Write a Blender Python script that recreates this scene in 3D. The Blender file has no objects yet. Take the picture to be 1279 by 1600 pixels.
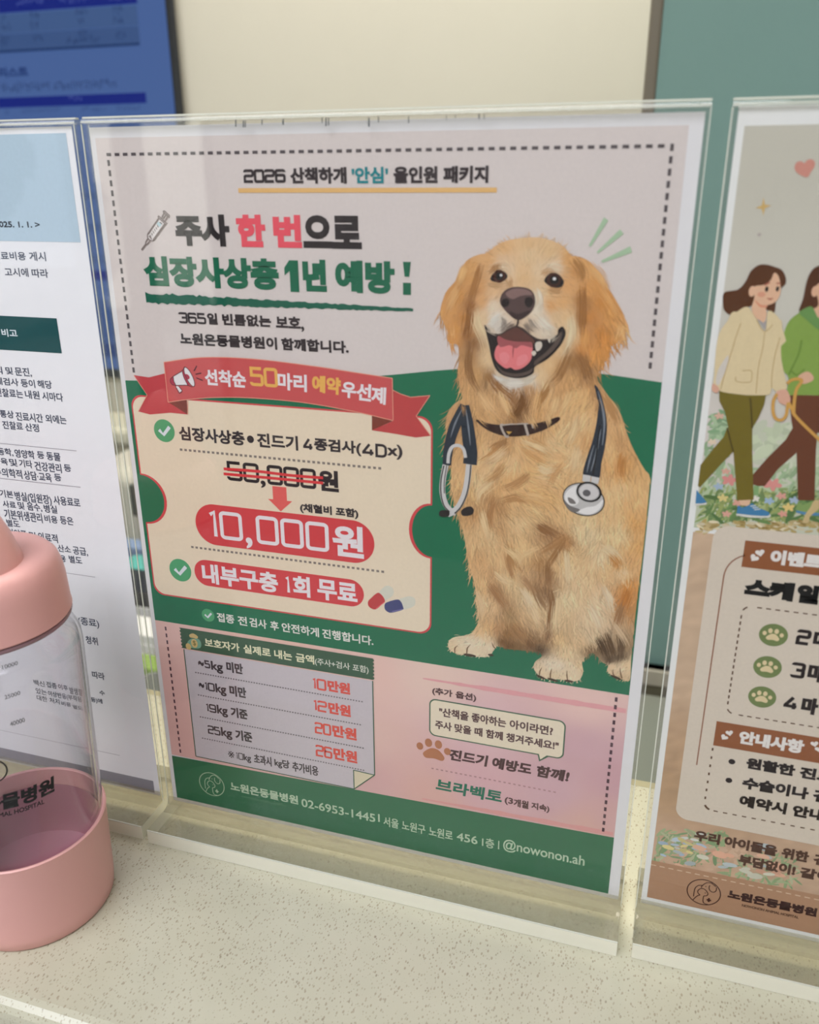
import bpy, bmesh, math, random, re
import numpy as np
from mathutils import Vector, Matrix

random.seed(7)
rng = np.random.default_rng(11)
scn = bpy.context.scene
COL = scn.collection

# ------------------------------------------------------------------ camera, exposure, world, sun, lamps
CAM = np.array([0.20804741, -0.28426287, 0.2770428])
R = np.array([[0.95533196, 0.29552099, -0.00286138],
              [-0.10348972, 0.3435893, 0.93340038],
              [0.27682254, -0.89141109, 0.35882522]])
FPX = 1324.05
cam = bpy.data.cameras.new('camera')
cam.sensor_fit = 'VERTICAL'
cam.sensor_height = 36.0
cam.lens = FPX / 1600 * 36.0
cam.clip_start = 0.01
cam.dof.use_dof = True
cam.dof.focus_distance = 0.372
cam.dof.aperture_fstop = 11.0
camo = bpy.data.objects.new('camera', cam)
COL.objects.link(camo)
m4 = Matrix([[*R.T[0], CAM[0]], [*R.T[1], CAM[1]], [*R.T[2], CAM[2]], [0, 0, 0, 1]])
camo.matrix_world = m4
scn.camera = camo
scn.view_settings.view_transform = 'Standard'
scn.view_settings.look = 'None'
scn.view_settings.exposure = 0.0
scn.view_settings.gamma = 1.0
scn.view_settings.use_curve_mapping = False
scn.cycles.transparent_max_bounces = 32
scn.cycles.max_bounces = 10
scn.cycles.sample_clamp_indirect = 6.0

world = bpy.data.worlds.new('daylight_sky')
scn.world = world
world.use_nodes = True
wb = world.node_tree.nodes['Background']
wb.inputs['Color'].default_value = (0.80, 0.88, 1.0, 1)
wb.inputs['Strength'].default_value = 1.7


def lamp(name, kind, loc, energy, color, size=1.0, size_y=None, rot=(0, 0, 0)):
    l = bpy.data.lights.new(name, kind)
    l.energy = energy
    l.color = color
    if kind == 'AREA':
        l.shape = 'RECTANGLE'
        l.size = size
        l.size_y = size_y or size
    elif kind == 'SUN':
        l.angle = math.radians(0.6)
    o = bpy.data.objects.new(name, l)
    o.location = loc
    o.rotation_euler = rot
    COL.objects.link(o)
    return o


PI = math.pi
# sun high behind the building: it lights the street and the facades opposite, never the room
lamp('sun', 'SUN', (0, 0, 8), 7.0, (1.0, 0.95, 0.86), rot=(math.radians(-50), 0, math.radians(14)))
# ceiling lamps of the room
lamp('ceiling_lamp_light', 'AREA', (0.1, 0.62, 1.50), 34.0, (1.0, 0.95, 0.86), 1.5, 0.35)
lamp('ceiling_lamp_light', 'AREA', (-0.45, -1.15, 1.50), 44.0, (0.945, 0.975, 1.05), 1.6, 1.0)
lamp('ceiling_lamp_light', 'AREA', (1.6, -1.6, 1.50), 9.5, (0.95, 0.975, 1.04), 1.2, 1.0)

# ------------------------------------------------------------------ helpers: colour, materials
PRINT_GAIN = 0.75     # brightness of white paper in the photograph against its true reflectance
PRINT_VEIL = 0.016    # the haze the plastic adds over the paper


def lin1(c):
    c = c / 255.0
    return c / 12.92 if c <= 0.04045 else ((c + 0.055) / 1.055) ** 2.4


def lin(r, g, b):
    return (lin1(r), lin1(g), lin1(b))


def ink(r, g, b):
    """printed colour as read from the photograph -> reflectance of the ink"""
    c = [max(0.006, (lin1(v) - PRINT_VEIL) / PRINT_GAIN) for v in (r, g, b)]
    k = min(1.0, 0.84 / max(c))
    return tuple(v * k for v in c)


MATS = {}


def pmat(name, rgb, rough=0.5, spec=0.5, metallic=0.0, emit=None, estr=1.0, noise=0.0, nscale=300):
    if name in MATS:
        return MATS[name]
    m = bpy.data.materials.new(name)
    m.use_nodes = True
    nt = m.node_tree
    b = nt.nodes['Principled BSDF']
    b.inputs['Base Color'].default_value = (*rgb, 1)
    b.inputs['Roughness'].default_value = rough
    b.inputs['Specular IOR Level'].default_value = spec
    b.inputs['Metallic'].default_value = metallic
    if emit:
        b.inputs['Emission Color'].default_value = (*emit, 1)
        b.inputs['Emission Strength'].default_value = estr
    if noise:
        tc = nt.nodes.new('ShaderNodeTexCoord')
        nz = nt.nodes.new('ShaderNodeTexNoise')
        nz.inputs['Scale'].default_value = nscale
        nz.inputs['Detail'].default_value = 4
        nt.links.new(tc.outputs['Object'], nz.inputs['Vector'])
        mx = nt.nodes.new('ShaderNodeMix')
        mx.data_type = 'RGBA'
        mx.inputs[6].default_value = (*[c * (1 - noise) for c in rgb], 1)
        mx.inputs[7].default_value = (*[min(1, c * (1 + noise)) for c in rgb], 1)
        nt.links.new(nz.outputs['Fac'], mx.inputs[0])
        nt.links.new(mx.outputs[2], b.inputs['Base Color'])
    MATS[name] = m
    return m


def inkm(r, g, b):
    return pmat('ink_%d_%d_%d_%d' % (r, g, b, round(PRINT_GAIN * 100)), ink(r, g, b), 0.7, 0.2, noise=0.05, nscale=900)


def vcol_mat():
    if 'painted_print' in MATS:
        return MATS['painted_print']
    m = bpy.data.materials.new('painted_print')
    m.use_nodes = True
    nt = m.node_tree
    b = nt.nodes['Principled BSDF']
    a = nt.nodes.new('ShaderNodeAttribute')
    a.attribute_name = 'ink'
    nt.links.new(a.outputs['Color'], b.inputs['Base Color'])
    b.inputs['Roughness'].default_value = 0.7
    b.inputs['Specular IOR Level'].default_value = 0.2
    MATS['painted_print'] = m
    return m


def clear_mat(name, tint, tint2=None, edge=0.0, rough=0.02, refl=1.0):
    """clear plastic: lets light through with a Fresnel mirror on top"""
    if name in MATS:
        return MATS[name]
    m = bpy.data.materials.new(name)
    m.use_nodes = True
    nt = m.node_tree
    for n in list(nt.nodes):
        nt.nodes.remove(n)
    out = nt.nodes.new('ShaderNodeOutputMaterial')
    tr = nt.nodes.new('ShaderNodeBsdfTransparent')
    tr.inputs['Color'].default_value = (*tint, 1)
    gl = nt.nodes.new('ShaderNodeBsdfGlossy')
    gl.inputs['Roughness'].default_value = rough
    lw = nt.nodes.new('ShaderNodeLayerWeight')
    lw.inputs['Blend'].default_value = 0.5
    pw = nt.nodes.new('ShaderNodeMath'); pw.operation = 'POWER'
    pw.inputs[1].default_value = 5.0
    ml = nt.nodes.new('ShaderNodeMath'); ml.operation = 'MULTIPLY_ADD'
    ml.inputs[1].default_value = 0.96 * refl
    ml.inputs[2].default_value = 0.04 * refl
    mx = nt.nodes.new('ShaderNodeMixShader')
    nt.links.new(lw.outputs['Facing'], pw.inputs[0])
    nt.links.new(pw.outputs[0], ml.inputs[0])
    nt.links.new(ml.outputs[0], mx.inputs[0])
    src = tr.outputs[0]
    if edge:
        df = nt.nodes.new('ShaderNodeBsdfPrincipled')
        df.inputs['Base Color'].default_value = (*tint2, 1)
        df.inputs['Roughness'].default_value = 0.25
        df.inputs['Specular IOR Level'].default_value = 0.2
        m2 = nt.nodes.new('ShaderNodeMixShader')
        m2.inputs[0].default_value = edge
        nt.links.new(tr.outputs[0], m2.inputs[1])
        nt.links.new(df.outputs[0], m2.inputs[2])
        src = m2.outputs[0]
    nt.links.new(src, mx.inputs[1])
    nt.links.new(gl.outputs[0], mx.inputs[2])
    nt.links.new(mx.outputs[0], out.inputs[0])
    MATS[name] = m
    return m


# ------------------------------------------------------------------ helpers: objects
def link_mesh(name, verts, faces, mat, parent=None, loc=(0, 0, 0), cols=None, smooth=False, mats=None, fmat=None):
    me = bpy.data.meshes.new(name)
    me.from_pydata([tuple(v) for v in verts], [], faces)
    if mats:
        for x in mats:
            me.materials.append(x)
        for p, k in zip(me.polygons, fmat):
            p.material_index = k
    elif mat:
        me.materials.append(mat)
    if cols is not None:
        at = me.color_attributes.new('ink', 'FLOAT_COLOR', 'POINT')
        c = np.ones((len(verts), 4), np.float32)
        c[:, :3] = np.array(cols, np.float32)
        at.data.foreach_set('color', c.ravel())
    if smooth:
        for p in me.polygons:
            p.use_smooth = True
    me.update()
    o = bpy.data.objects.new(name, me)
    COL.objects.link(o)
    o.location = loc
    if parent:
        o.parent = parent
    return o


def bm_obj(name, bm, mat, parent=None, loc=(0, 0, 0), smooth=False, bevel=0):
    me = bpy.data.meshes.new(name)
    bm.to_mesh(me)
    bm.free()
    if mat:
        me.materials.append(mat)
    if smooth:
        for p in me.polygons:
            p.use_smooth = True
    o = bpy.data.objects.new(name, me)
    COL.objects.link(o)
    o.location = loc
    if parent:
        o.parent = parent
    return o


def box_bm(bm, x0, x1, y0, y1, z0, z1, bevel=0.0, seg=2):
    r = bmesh.ops.create_cube(bm, size=1.0)
    vs = r['verts']
    bmesh.ops.scale(bm, vec=(x1 - x0, y1 - y0, z1 - z0), verts=vs)
    bmesh.ops.translate(bm, vec=((x0 + x1) / 2, (y0 + y1) / 2, (z0 + z1) / 2), verts=vs)
    if bevel:
        es = list({e for v in vs for e in v.link_edges})
        bmesh.ops.bevel(bm, geom=es, offset=bevel, segments=seg, affect='EDGES', profile=0.5)


def box(name, x0, x1, y0, y1, z0, z1, mat, parent=None, bevel=0.0, loc=(0, 0, 0), seg=2):
    bm = bmesh.new()
    box_bm(bm, x0, x1, y0, y1, z0, z1, bevel, seg)
    return bm_obj(name, bm, mat, parent, loc)


def lathe(name, prof, mat, parent=None, loc=(0, 0, 0), seg=96, smooth=True, close=False):
    vs, fs = [], []
    n = len(prof)
    for i in range(seg):
        a = 2 * PI * i / seg
        for r, z in prof:
            vs.append((r * math.cos(a), r * math.sin(a), z))
    for i in range(seg):
        j = (i + 1) % seg
        for k in range(n - 1):
            fs.append((i * n + k, j * n + k, j * n + k + 1, i * n + k + 1))
    o = link_mesh(name, vs, fs, mat, parent, loc, smooth=False)
    bm = bmesh.new()
    bm.from_mesh(o.data)
    bmesh.ops.remove_doubles(bm, verts=bm.verts, dist=1e-7)
    bmesh.ops.recalc_face_normals(bm, faces=bm.faces)
    bm.to_mesh(o.data)
    bm.free()
    if smooth:
        for p in o.data.polygons:
            p.use_smooth = True
        md = o.modifiers.new('edges', 'EDGE_SPLIT')
        md.split_angle = math.radians(40)
    return o


def empty(name, loc=(0, 0, 0)):
    o = bpy.data.objects.new(name, None)
    o.empty_display_size = 0.02
    COL.objects.link(o)
    o.location = loc
    return o


def tag(o, label=None, cat=None, group=None, kind=None):
    if label: o['label'] = label
    if cat: o['category'] = cat
    if group: o['group'] = group
    if kind: o['kind'] = kind
    return o


def struct(o):
    o['kind'] = 'structure'
    return o


# ------------------------------------------------------------------ helpers: artwork on the sheets
# artwork is digitised from the photograph: S turns a point read off it into millimetres on the sheets' plane
def ray(u, v):
    return R.T @ np.array([(u - 639.5) / FPX, -(v - 800.0) / FPX, -1.0])


def S(u, v):
    d = ray(u, v)
    s = -CAM[1] / d[1]
    p = CAM + s * d
    return (p[0] * 1000, p[2] * 1000)


def U(u, v, y):
    d = ray(u, v)
    s = (y - CAM[1]) / d[1]
    return CAM + s * d


def crop(x0, y0, k, k2=None):
    k2 = k2 or k
    return lambda x, y: S(x0 + x / k, y0 + y / k2)


z2 = crop(200, 200, 2.1317)
z3 = crop(200, 430, 2.558)
z4 = crop(200, 640, 2.558)
z5 = crop(230, 940, 3.457)
z6 = crop(600, 1040, 3.045)
z7 = crop(220, 1170, 1.7284)
dg = crop(640, 320, 3.1975)
dh = crop(640, 720, 3.1975)
r1 = crop(1040, 200, 5.0)
r2 = crop(1040, 500, 4.4435)
r3 = crop(1040, 820, 4.4435)
r4 = crop(960, 1160, 3.6364)
n1 = crop(0, 280, 3.078)
n2 = crop(0, 560, 6.664)
n3 = crop(0, 780, 6.7316)
n4 = crop(0, 960, 6.1526)

LAYER0, LSTEP = -0.00010, -0.00003


def ly(k):
    return LAYER0 + k * LSTEP


def flat(name, polys, mat, parent, k, cols=None):
    """printed shape: polygons in sheet millimetres, on print layer k"""
    vs, fs = [], []
    for i, pl in enumerate(polys):
        b = len(vs)
        vs += [(x / 1000, ly(k) - (i % 40) * 5e-7, z / 1000) for x, z in pl]
        fs.append(list(range(b, b + len(pl))))
    base = root_of(parent)
    vs = [(x - base[0], y, z - base[2]) for x, y, z in vs]
    return link_mesh(name, vs, fs, mat, parent, cols=cols)


def root_of(o):
    while o.parent:
        o = o.parent
    return o.location


def smooth_pts(pts, n=6, closed=True):
    P = [np.array(p, float) for p in pts]
    out = []
    N = len(P)
    rngi = range(N) if closed else range(N - 1)
    for i in rngi:
        if closed:
            a, b, c, d = P[(i - 1) % N], P[i], P[(i + 1) % N], P[(i + 2) % N]
        else:
            a, b, c, d = P[max(i - 1, 0)], P[i], P[i + 1], P[min(i + 2, N - 1)]
        for j in range(n):
            t = j / n
            out.append(tuple(0.5 * ((2 * b) + (-a + c) * t + (2 * a - 5 * b + 4 * c - d) * t * t + (-a + 3 * b - 3 * c + d) * t ** 3)))
    if not closed:
        out.append(tuple(P[-1]))
    return out


def tr(f, pts):
    return [f(x, y) for x, y in pts]


def ribbon(pts, w, sm=True, n=6, taper=None):
    """stroke of width w (mm) along pts"""
    if sm and len(pts) > 2:
        pts = smooth_pts(pts, n, False)
    P = np.array(pts, float)
    T = np.gradient(P, axis=0)
    T /= np.maximum(np.linalg.norm(T, axis=1), 1e-9)[:, None]
    Nn = np.stack([-T[:, 1], T[:, 0]], 1)
    W = np.full(len(P), w / 2.0)
    if taper is not None:
        W = W * np.interp(np.linspace(0, 1, len(P)), np.linspace(0, 1, len(taper)), taper)
    L = P + Nn * W[:, None]
    Rr = P - Nn * W[:, None]
    return [tuple(p) for p in L] + [tuple(p) for p in Rr[::-1]]


def loop_ribbon(pts, w):
    """closed outline stroke as a list of quads"""
    P = np.array(pts, float)
    N = len(P)
    T = np.roll(P, -1, 0) - np.roll(P, 1, 0)
    T /= np.maximum(np.linalg.norm(T, axis=1), 1e-9)[:, None]
    Nn = np.stack([-T[:, 1], T[:, 0]], 1) * w / 2
    A, B = P + Nn, P - Nn
    return [[tuple(A[i]), tuple(A[(i + 1) % N]), tuple(B[(i + 1) % N]), tuple(B[i])] for i in range(N)]


def ell(cx, cy, rx, ry, n=32, rot=0.0):
    c, s = math.cos(rot), math.sin(rot)
    o = []
    for i in range(n):
        a = 2 * PI * i / n
        x, y = rx * math.cos(a), ry * math.sin(a)
        o.append((cx + x * c - y * s, cy + x * s + y * c))
    return o


def rrect(x0, x1, y0, y1, r, n=8):
    o = []
    for cx, cy, a0 in ((x1 - r, y1 - r, 0), (x0 + r, y1 - r, 90), (x0 + r, y0 + r, 180), (x1 - r, y0 + r, 270)):
        for i in range(n + 1):
            a = math.radians(a0 + 90 * i / n)
            o.append((cx + r * math.cos(a), cy + r * math.sin(a)))
    return o


def dashes(p, q, period, length, w):
    P, Q = np.array(p, float), np.array(q, float)
    L = np.linalg.norm(Q - P)
    t = (Q - P) / L
    nn = np.array([-t[1], t[0]]) * w / 2
    out = []
    s = 0
    while s + length <= L + 1e-6:
        a, b = P + t * s, P + t * (s + length)
        out.append([tuple(a + nn), tuple(b + nn), tuple(b - nn), tuple(a - nn)])
        s += period
    return out


# ---- lettering
_gl = {}


def glyph(body):
    """flat letter shapes: points, faces, outward normals of the outline, connected piece of every point"""
    if body in _gl:
        return _gl[body]
    c = bpy.data.curves.new('lettering', 'FONT')
    c.body = body
    c.resolution_u = 4
    o = bpy.data.objects.new('lettering', c)
    COL.objects.link(o)
    dg_ = bpy.context.evaluated_depsgraph_get()
    dg_.update()
    me = bpy.data.meshes.new_from_object(o.evaluated_get(dg_))
    V = np.array([v.co[:2] for v in me.vertices]).reshape(-1, 2)
    F = []
    for p in me.polygons:
        f = list(p.vertices)
        q = V[f]
        if np.sum(q[:, 0] * np.roll(q[:, 1], -1) - np.roll(q[:, 0], -1) * q[:, 1]) < 0:
            f = f[::-1]
        F.append(tuple(f))
    bpy.data.meshes.remove(me)
    bpy.data.objects.remove(o)
    bpy.data.curves.remove(c)
    E = {(f[i], f[(i + 1) % len(f)]) for f in F for i in range(len(f))}
    E = [e for e in E if (e[1], e[0]) not in E]
    par = list(range(len(V)))

    def find(i):
        while par[i] != i:
            par[i] = par[par[i]]
            i = par[i]
        return i
    for f in F:
        for i in f[1:]:
            par[find(i)] = find(f[0])
    roots = {}
    comp = np.array([roots.setdefault(find(i), len(roots)) for i in range(len(V))])
    _gl[body] = (V, F, E, comp)
    return _gl[body]


def fatten(V, E, w):
    """move every outline point outwards by w along the mitre of its two edges"""
    V = V.copy()
    acc = {}
    for a, b in E:
        d = V[b] - V[a]
        L = np.linalg.norm(d)
        if L < 1e-9:
            continue
        n = np.array([d[1], -d[0]]) / L
        acc.setdefault(a, []).append(n)
        acc.setdefault(b, []).append(n)
    out = V.copy()
    for i, ns in acc.items():
        if len(ns) == 2:
            m = ns[0] + ns[1]
            out[i] = V[i] + w * m / max(0.5, (m @ m) / 2)
        else:
            m = np.sum(ns, 0)
            out[i] = V[i] + w * m / max(np.linalg.norm(m), 1e-6)
    return out


def strip(Q, w):
    """stroke of half width w along a polyline, as quads with mitred corners"""
    Q = np.array(Q)
    keep = [0] + [i for i in range(1, len(Q)) if np.linalg.norm(Q[i] - Q[i - 1]) > 1e-6]
    Q = Q[keep]
    closed = np.linalg.norm(Q[0] - Q[-1]) < 1e-6
    if closed:
        Q = Q[:-1]
    n = len(Q)
    A, B = [], []
    for i in range(n):
        dirs = []
        if closed or i > 0:
            d = Q[i] - Q[i - 1]; dirs.append(d / np.linalg.norm(d))
        if closed or i < n - 1:
            d = Q[(i + 1) % n] - Q[i]; dirs.append(d / np.linalg.norm(d))
        m = sum(np.array([-d[1], d[0]]) for d in dirs)
        m = m / max((m @ m) / len(dirs), .4 * len(dirs)) if len(dirs) == 2 else m
        off = m * w
        A.append(Q[i] + off); B.append(Q[i] - off)
    P_ = A + B
    m_ = n if closed else n - 1
    return P_, [(i, (i + 1) % n, n + (i + 1) % n, n + i) for i in range(m_)]


def arcpts(cx, cy, r, a0, a1, n=5):
    return [(cx + r * math.cos(math.radians(a0 + (a1 - a0) * i / n)), cy + r * math.sin(math.radians(a0 + (a1 - a0) * i / n))) for i in range(n + 1)]


DW = 0.50
_r = 0.09


def _rr(x0, x1, y0, y1, r=_r):
    p = []
    for cx, cy, a in ((x1 - r, y1 - r, 0), (x0 + r, y1 - r, 90), (x0 + r, y0 + r, 180), (x1 - r, y0 + r, 270)):
        p += arcpts(cx, cy, r, a, a + 90)
    return p + [p[0]]


DIG = {
    '0': [_rr(0, DW, 0, .82)],
    '1': [[(0, .72), (.11, .82), (.11, 0)]],
    '2': [[(0, .70)] + arcpts(_r, .82 - _r, _r, 180, 90)[1:] + arcpts(DW - _r, .82 - _r, _r, 90, 0) + arcpts(DW - _r, .43 + _r, _r, 0, -90) + arcpts(_r, .43 - _r, _r, 90, 180) + [(0, 0), (DW, 0)]],
    '3': [[(0, .72)] + arcpts(_r, .82 - _r, _r, 180, 90)[1:] + arcpts(DW - _r, .82 - _r, _r, 90, 0) + arcpts(DW - _r, .43 + _r, _r, 0, -90) + [(.16, .43)],
          [(.3, .43)] + arcpts(DW - _r, .43 - _r, _r, 90, 0) + arcpts(DW - _r, _r, _r, 0, -90) + arcpts(_r, _r, _r, 270, 180) + [(0, .1)]],
    '4': [[(.34, .82), (0, .24), (0, .19), (.56, .19)], [(.42, .45), (.42, 0)]],
    '5': [[(DW - .02, .82), (.02, .82), (.02, .47)] + arcpts(DW - _r, .47 - _r, _r, 90, 0) + arcpts(DW - _r, _r, _r, 0, -90) + arcpts(_r, _r, _r, 270, 180) + [(0, .12)]],
    '6': [[(DW, .70)] + arcpts(DW - _r, .82 - _r, _r, 0, 90) + arcpts(_r, .82 - _r, _r, 90, 180) + arcpts(_r, _r, _r, 180, 270) + arcpts(DW - _r, _r, _r, 270, 360) + arcpts(DW - _r, .47 - _r, _r, 0, 90) + [(0, .47)]],
    '9': [[(0, .12)] + arcpts(_r, _r, _r, 180, 270) + arcpts(DW - _r, _r, _r, 270, 360) + arcpts(DW - _r, .82 - _r, _r, 0, 90) + arcpts(_r, .82 - _r, _r, 90, 180) + arcpts(_r, .36 + _r, _r, 180, 270) + [(DW, .36)]],
    'D': [[(0, 0), (0, .82)] + arcpts(DW - .22, .60, .22, 90, 0) + arcpts(DW - .22, .22, .22, 0, -90) + [(0, 0)]],
}


def text_geo(body, x0, x1, y0, y1, bold=0.0, slant=0.0, squared=True, dwf=None):
    """lettering scaled into the ink box (mm); bold widens every outline by that many mm"""
    runs = re.findall(r'[0-9D]|[^0-9D]+', body) if squared else [body]
    V, F, E, dep, segs, pos = [], [], [], [], [], 0.0
    nv = 0
    for r_ in runs:
        if squared and r_ in DIG:
            pos += 0.06
            for st in DIG[r_]:
                segs.append(np.array([(x + pos, y) for x, y in st]))
            pos += (0.13 if r_ == '1' else (0.58 if r_ == '4' else DW)) + 0.09
        else:
            core = r_.strip(' ')
            pos += 0.26 * (len(r_) - len(r_.lstrip(' ')))
            if core:
                v, f, e, cp_ = glyph(core)
                mn, mxx = v[:, 0].min(), v[:, 0].max()
                v2 = v.copy()
                v2[:, 0] += pos + 0.05 - mn
                V.append(v2)
                F += [tuple(i + nv for i in ff) for ff in f]
                E += [(a + nv, b + nv) for a, b in e]
                dep += list(cp_)
                nv += len(v)
                pos += mxx - mn + 0.10
            pos += 0.26 * (len(r_) - len(r_.rstrip(' ')))
    V = np.concatenate(V) if V else np.zeros((0, 2))
    allp = np.concatenate([V] + segs) if segs else V
    mn, mx = allp.min(0), allp.max(0)
    h_em = (y1 - y0) / max(mx[1] - mn[1], 1e-6)
    dw = dwf if dwf else 0.042 * h_em + bold
    pad = max(bold, dw if segs else 0.0)
    sx = (x1 - x0 - 2 * pad) / max(mx[0] - mn[0], 1e-6)
    sy = (y1 - y0 - 2 * pad) / max(mx[1] - mn[1], 1e-6)

    def T(P):
        Q = (P - mn) * np.array([sx, sy]) + np.array([x0 + pad, y0 + pad])
        if slant:
            Q[:, 0] += (Q[:, 1] - (y0 + y1) / 2) * slant
        return Q
    V2 = T(V) if len(V) else V
    if bold > 0 and len(V):
        V2 = fatten(V2, E, bold)
    verts = [tuple(p) for p in V2]
    faces = list(F)
    for n_, sgm in enumerate(segs):
        p_, f_ = strip(T(sgm), dw)
        b = len(verts)
        verts += [tuple(q) for q in p_]
        faces += [tuple(i + b for i in ff) for ff in f_]
        dep += [n_ + 7] * len(p_)
    text_geo.depth = [(d % 40) * 5e-7 for d in dep]
    return verts, faces


def text(name, body, lb, rt, mat, parent, k, bold=0.0, slant=0.0, squared=True, rot=0.0, dwf=None):
    v, f = text_geo(body, lb[0], rt[0], lb[1], rt[1], bold, slant, squared, dwf)
    if rot:
        cx, cy = (lb[0] + rt[0]) / 2, (lb[1] + rt[1]) / 2
        c, s = math.cos(rot), math.sin(rot)
        v = [(cx + (x - cx) * c - (y - cy) * s, cy + (x - cx) * s + (y - cy) * c) for x, y in v]
    base = root_of(parent)
    vs = [(x / 1000 - base[0], ly(k) - d, y / 1000 - base[2]) for (x, y), d in zip(v, text_geo.depth)]
    return link_mesh(name, vs, f, mat, parent)


def X(f, x, zmm):
    """millimetre position of pixel column x of crop f at sheet height zmm"""
    lo, hi = -3000.0, 5000.0
    for _ in range(50):
        m = (lo + hi) / 2
        if f(x, m)[1] > zmm: lo = m
        else: hi = m
    return f(x, (lo + hi) / 2)[0]


def row(name, f, tops, bots, words, mat, parent, k, bold=0.0, slant=0.0, squared=True, dwf=None, dig=(0.03, 0.03)):
    """one line of lettering: its height from points read off the photo, its words by their left and right ends"""
    zt = float(np.mean([f(*p)[1] for p in tops]))
    zb = float(np.mean([f(*p)[1] for p in bots]))
    for w in words:
        body, xa, xb = w[:3]
        t, b = zt, zb
        if len(w) > 3:
            t, b = zb + (zt - zb) * w[3][1], zb + (zt - zb) * w[3][0]
        text(name, body, (X(f, xa, (t + b) / 2), b), (X(f, xb, (t + b) / 2), t), mat, parent, k, bold=bold, slant=slant, squared=squared, dwf=dwf)

# ------------------------------------------------------------------ the room
ZC = -0.0085          # counter top
ZF = -1.06            # floor
ZT = 1.52             # ceiling
cream = pmat('cream_paint', (0.55, 0.52, 0.43), 0.6, 0.3, noise=0.03, nscale=6)
white_paint = pmat('white_paint', (0.78, 0.77, 0.74), 0.7, 0.2, noise=0.02, nscale=5)
floor_m = pmat('floor_tile', (0.56, 0.53, 0.50), 0.35, 0.4, noise=0.08, nscale=4)
frame_m = pmat('grey_frame', (0.10, 0.10, 0.11), 0.4, 0.5)
struct(box('floor', -3.6, 3.2, -2.75, 1.08, ZF - 0.1, ZF, floor_m))
struct(box('ceiling', -3.6, 3.2, -2.75, 1.08, ZT, ZT + 0.1, white_paint))
struct(box('wall_back', -3.6, 3.2, 1.03, 1.13, ZF, ZT, cream))
struct(box('wall_left', -3.7, -3.6, -2.75, 1.13, ZF, ZT, white_paint))
struct(box('wall_right', 3.2, 3.3, -2.75, 1.13, ZF, ZT, white_paint))
bm = bmesh.new()
YF0, YF1 = -2.72, -2.60
for x0, x1, z0, z1 in ((-3.6, -3.42, ZF, ZT), (-1.40, 0.75, ZF, ZT), (1.75, 3.2, ZF, ZT), (-3.42, -1.40, 1.15, ZT), (0.75, 1.75, 1.15, ZT), (-3.42, -1.40, ZF, ZF + 0.25)):
    box_bm(bm, x0, x1, YF0, YF1, z0, z1)
struct(bm_obj('wall_front', bm, pmat('front_wall_paint', (0.42, 0.40, 0.38), 0.7, 0.2, noise=0.03, nscale=5)))
pane_m = clear_mat('window_glass', (0.95, 0.97, 0.96), rough=0.0)


def window(name, x0, x1, z0, z1, bars):
    bm = bmesh.new()
    for a, b in [(x0, x0 + 0.04), (x1 - 0.04, x1)] + [(b_ - 0.03, b_ + 0.03) for b_ in bars]:
        box_bm(bm, a, b, YF0 + 0.02, YF1 + 0.01, z0, z1)
    for a, b in ((z0, z0 + 0.05), (z1 - 0.05, z1)):
        box_bm(bm, x0, x1, YF0 + 0.02, YF1 + 0.01, a, b)
    w = struct(bm_obj(name, bm, frame_m))
    box('pane', x0 + 0.03, x1 - 0.03, -2.665, -2.659, z0 + 0.04, z1 - 0.04, pane_m, w)
    return w


window('window_1', -3.42, -1.40, ZF + 0.25, 1.15, [-1.78, -2.6])
window('door_1', 0.75, 1.75, ZF, 1.15, [])

# street outside, seen only as reflections in the plastic
struct(box('street_ground', -16, 12, -14, -2.75, ZF - 0.2, ZF - 0.1, pmat('asphalt', (0.22, 0.22, 0.22), 0.8, 0.2, noise=0.15, nscale=3)))
bl = box('building', -7.2, -3.4, -11.5, -9.2, ZF - 0.1, 4.5, pmat('white_render', (0.80, 0.78, 0.74), 0.7, 0.2, noise=0.03, nscale=2))  # added out of view to make the bright column reflected in the middle holder
tag(bl, 'white building across the street, added for its bright reflection in the plastic', 'building')


def tree(x, y, h, seed):
    rr = random.Random(seed)
    t = empty('street_tree', (x, y, ZF - 0.1))
    bm = bmesh.new()
    bmesh.ops.create_cone(bm, cap_ends=True, segments=12, radius1=0.14, radius2=0.07, depth=h * 0.6)
    bmesh.ops.translate(bm, vec=(0, 0, h * 0.3), verts=bm.verts)
    bm_obj('trunk', bm, pmat('bark', (0.10, 0.07, 0.05), 0.9, 0.1, noise=0.3, nscale=12), t)
    vs, fs = [], []
    for _ in range(1500):
        while True:
            p = np.array([rr.uniform(-1, 1), rr.uniform(-1, 1), rr.uniform(-1, 1)])
            if np.linalg.norm(p) < 1: break
        p = p * np.array([1.2, 1.2, 1.0]) * h * 0.28 + np.array([0, 0, h * 0.68])
        d1 = np.array([rr.gauss(0, 1) for _ in range(3)]); d1 /= np.linalg.norm(d1)
        d2 = np.cross(d1, [rr.gauss(0, 1) for _ in range(3)]); d2 /= np.linalg.norm(d2)
        a = 0.16
        b = len(vs)
        vs += [p + d1 * a, p + d2 * a * .6, p - d1 * a, p - d2 * a * .6]
        fs.append((b, b + 1, b + 2, b + 3))
    link_mesh('foliage', vs, fs, pmat('leaf_green', (0.10, 0.20, 0.05), 0.6, 0.3, noise=0.3, nscale=3), t)
    return t


tag(tree(-8.2, -7.6, 3.6, 1), 'leafy street tree left of the white building', 'tree')
tag(tree(-6.3, -6.2, 2.6, 2), 'smaller leafy street tree in front of the white building', 'tree')

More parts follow.
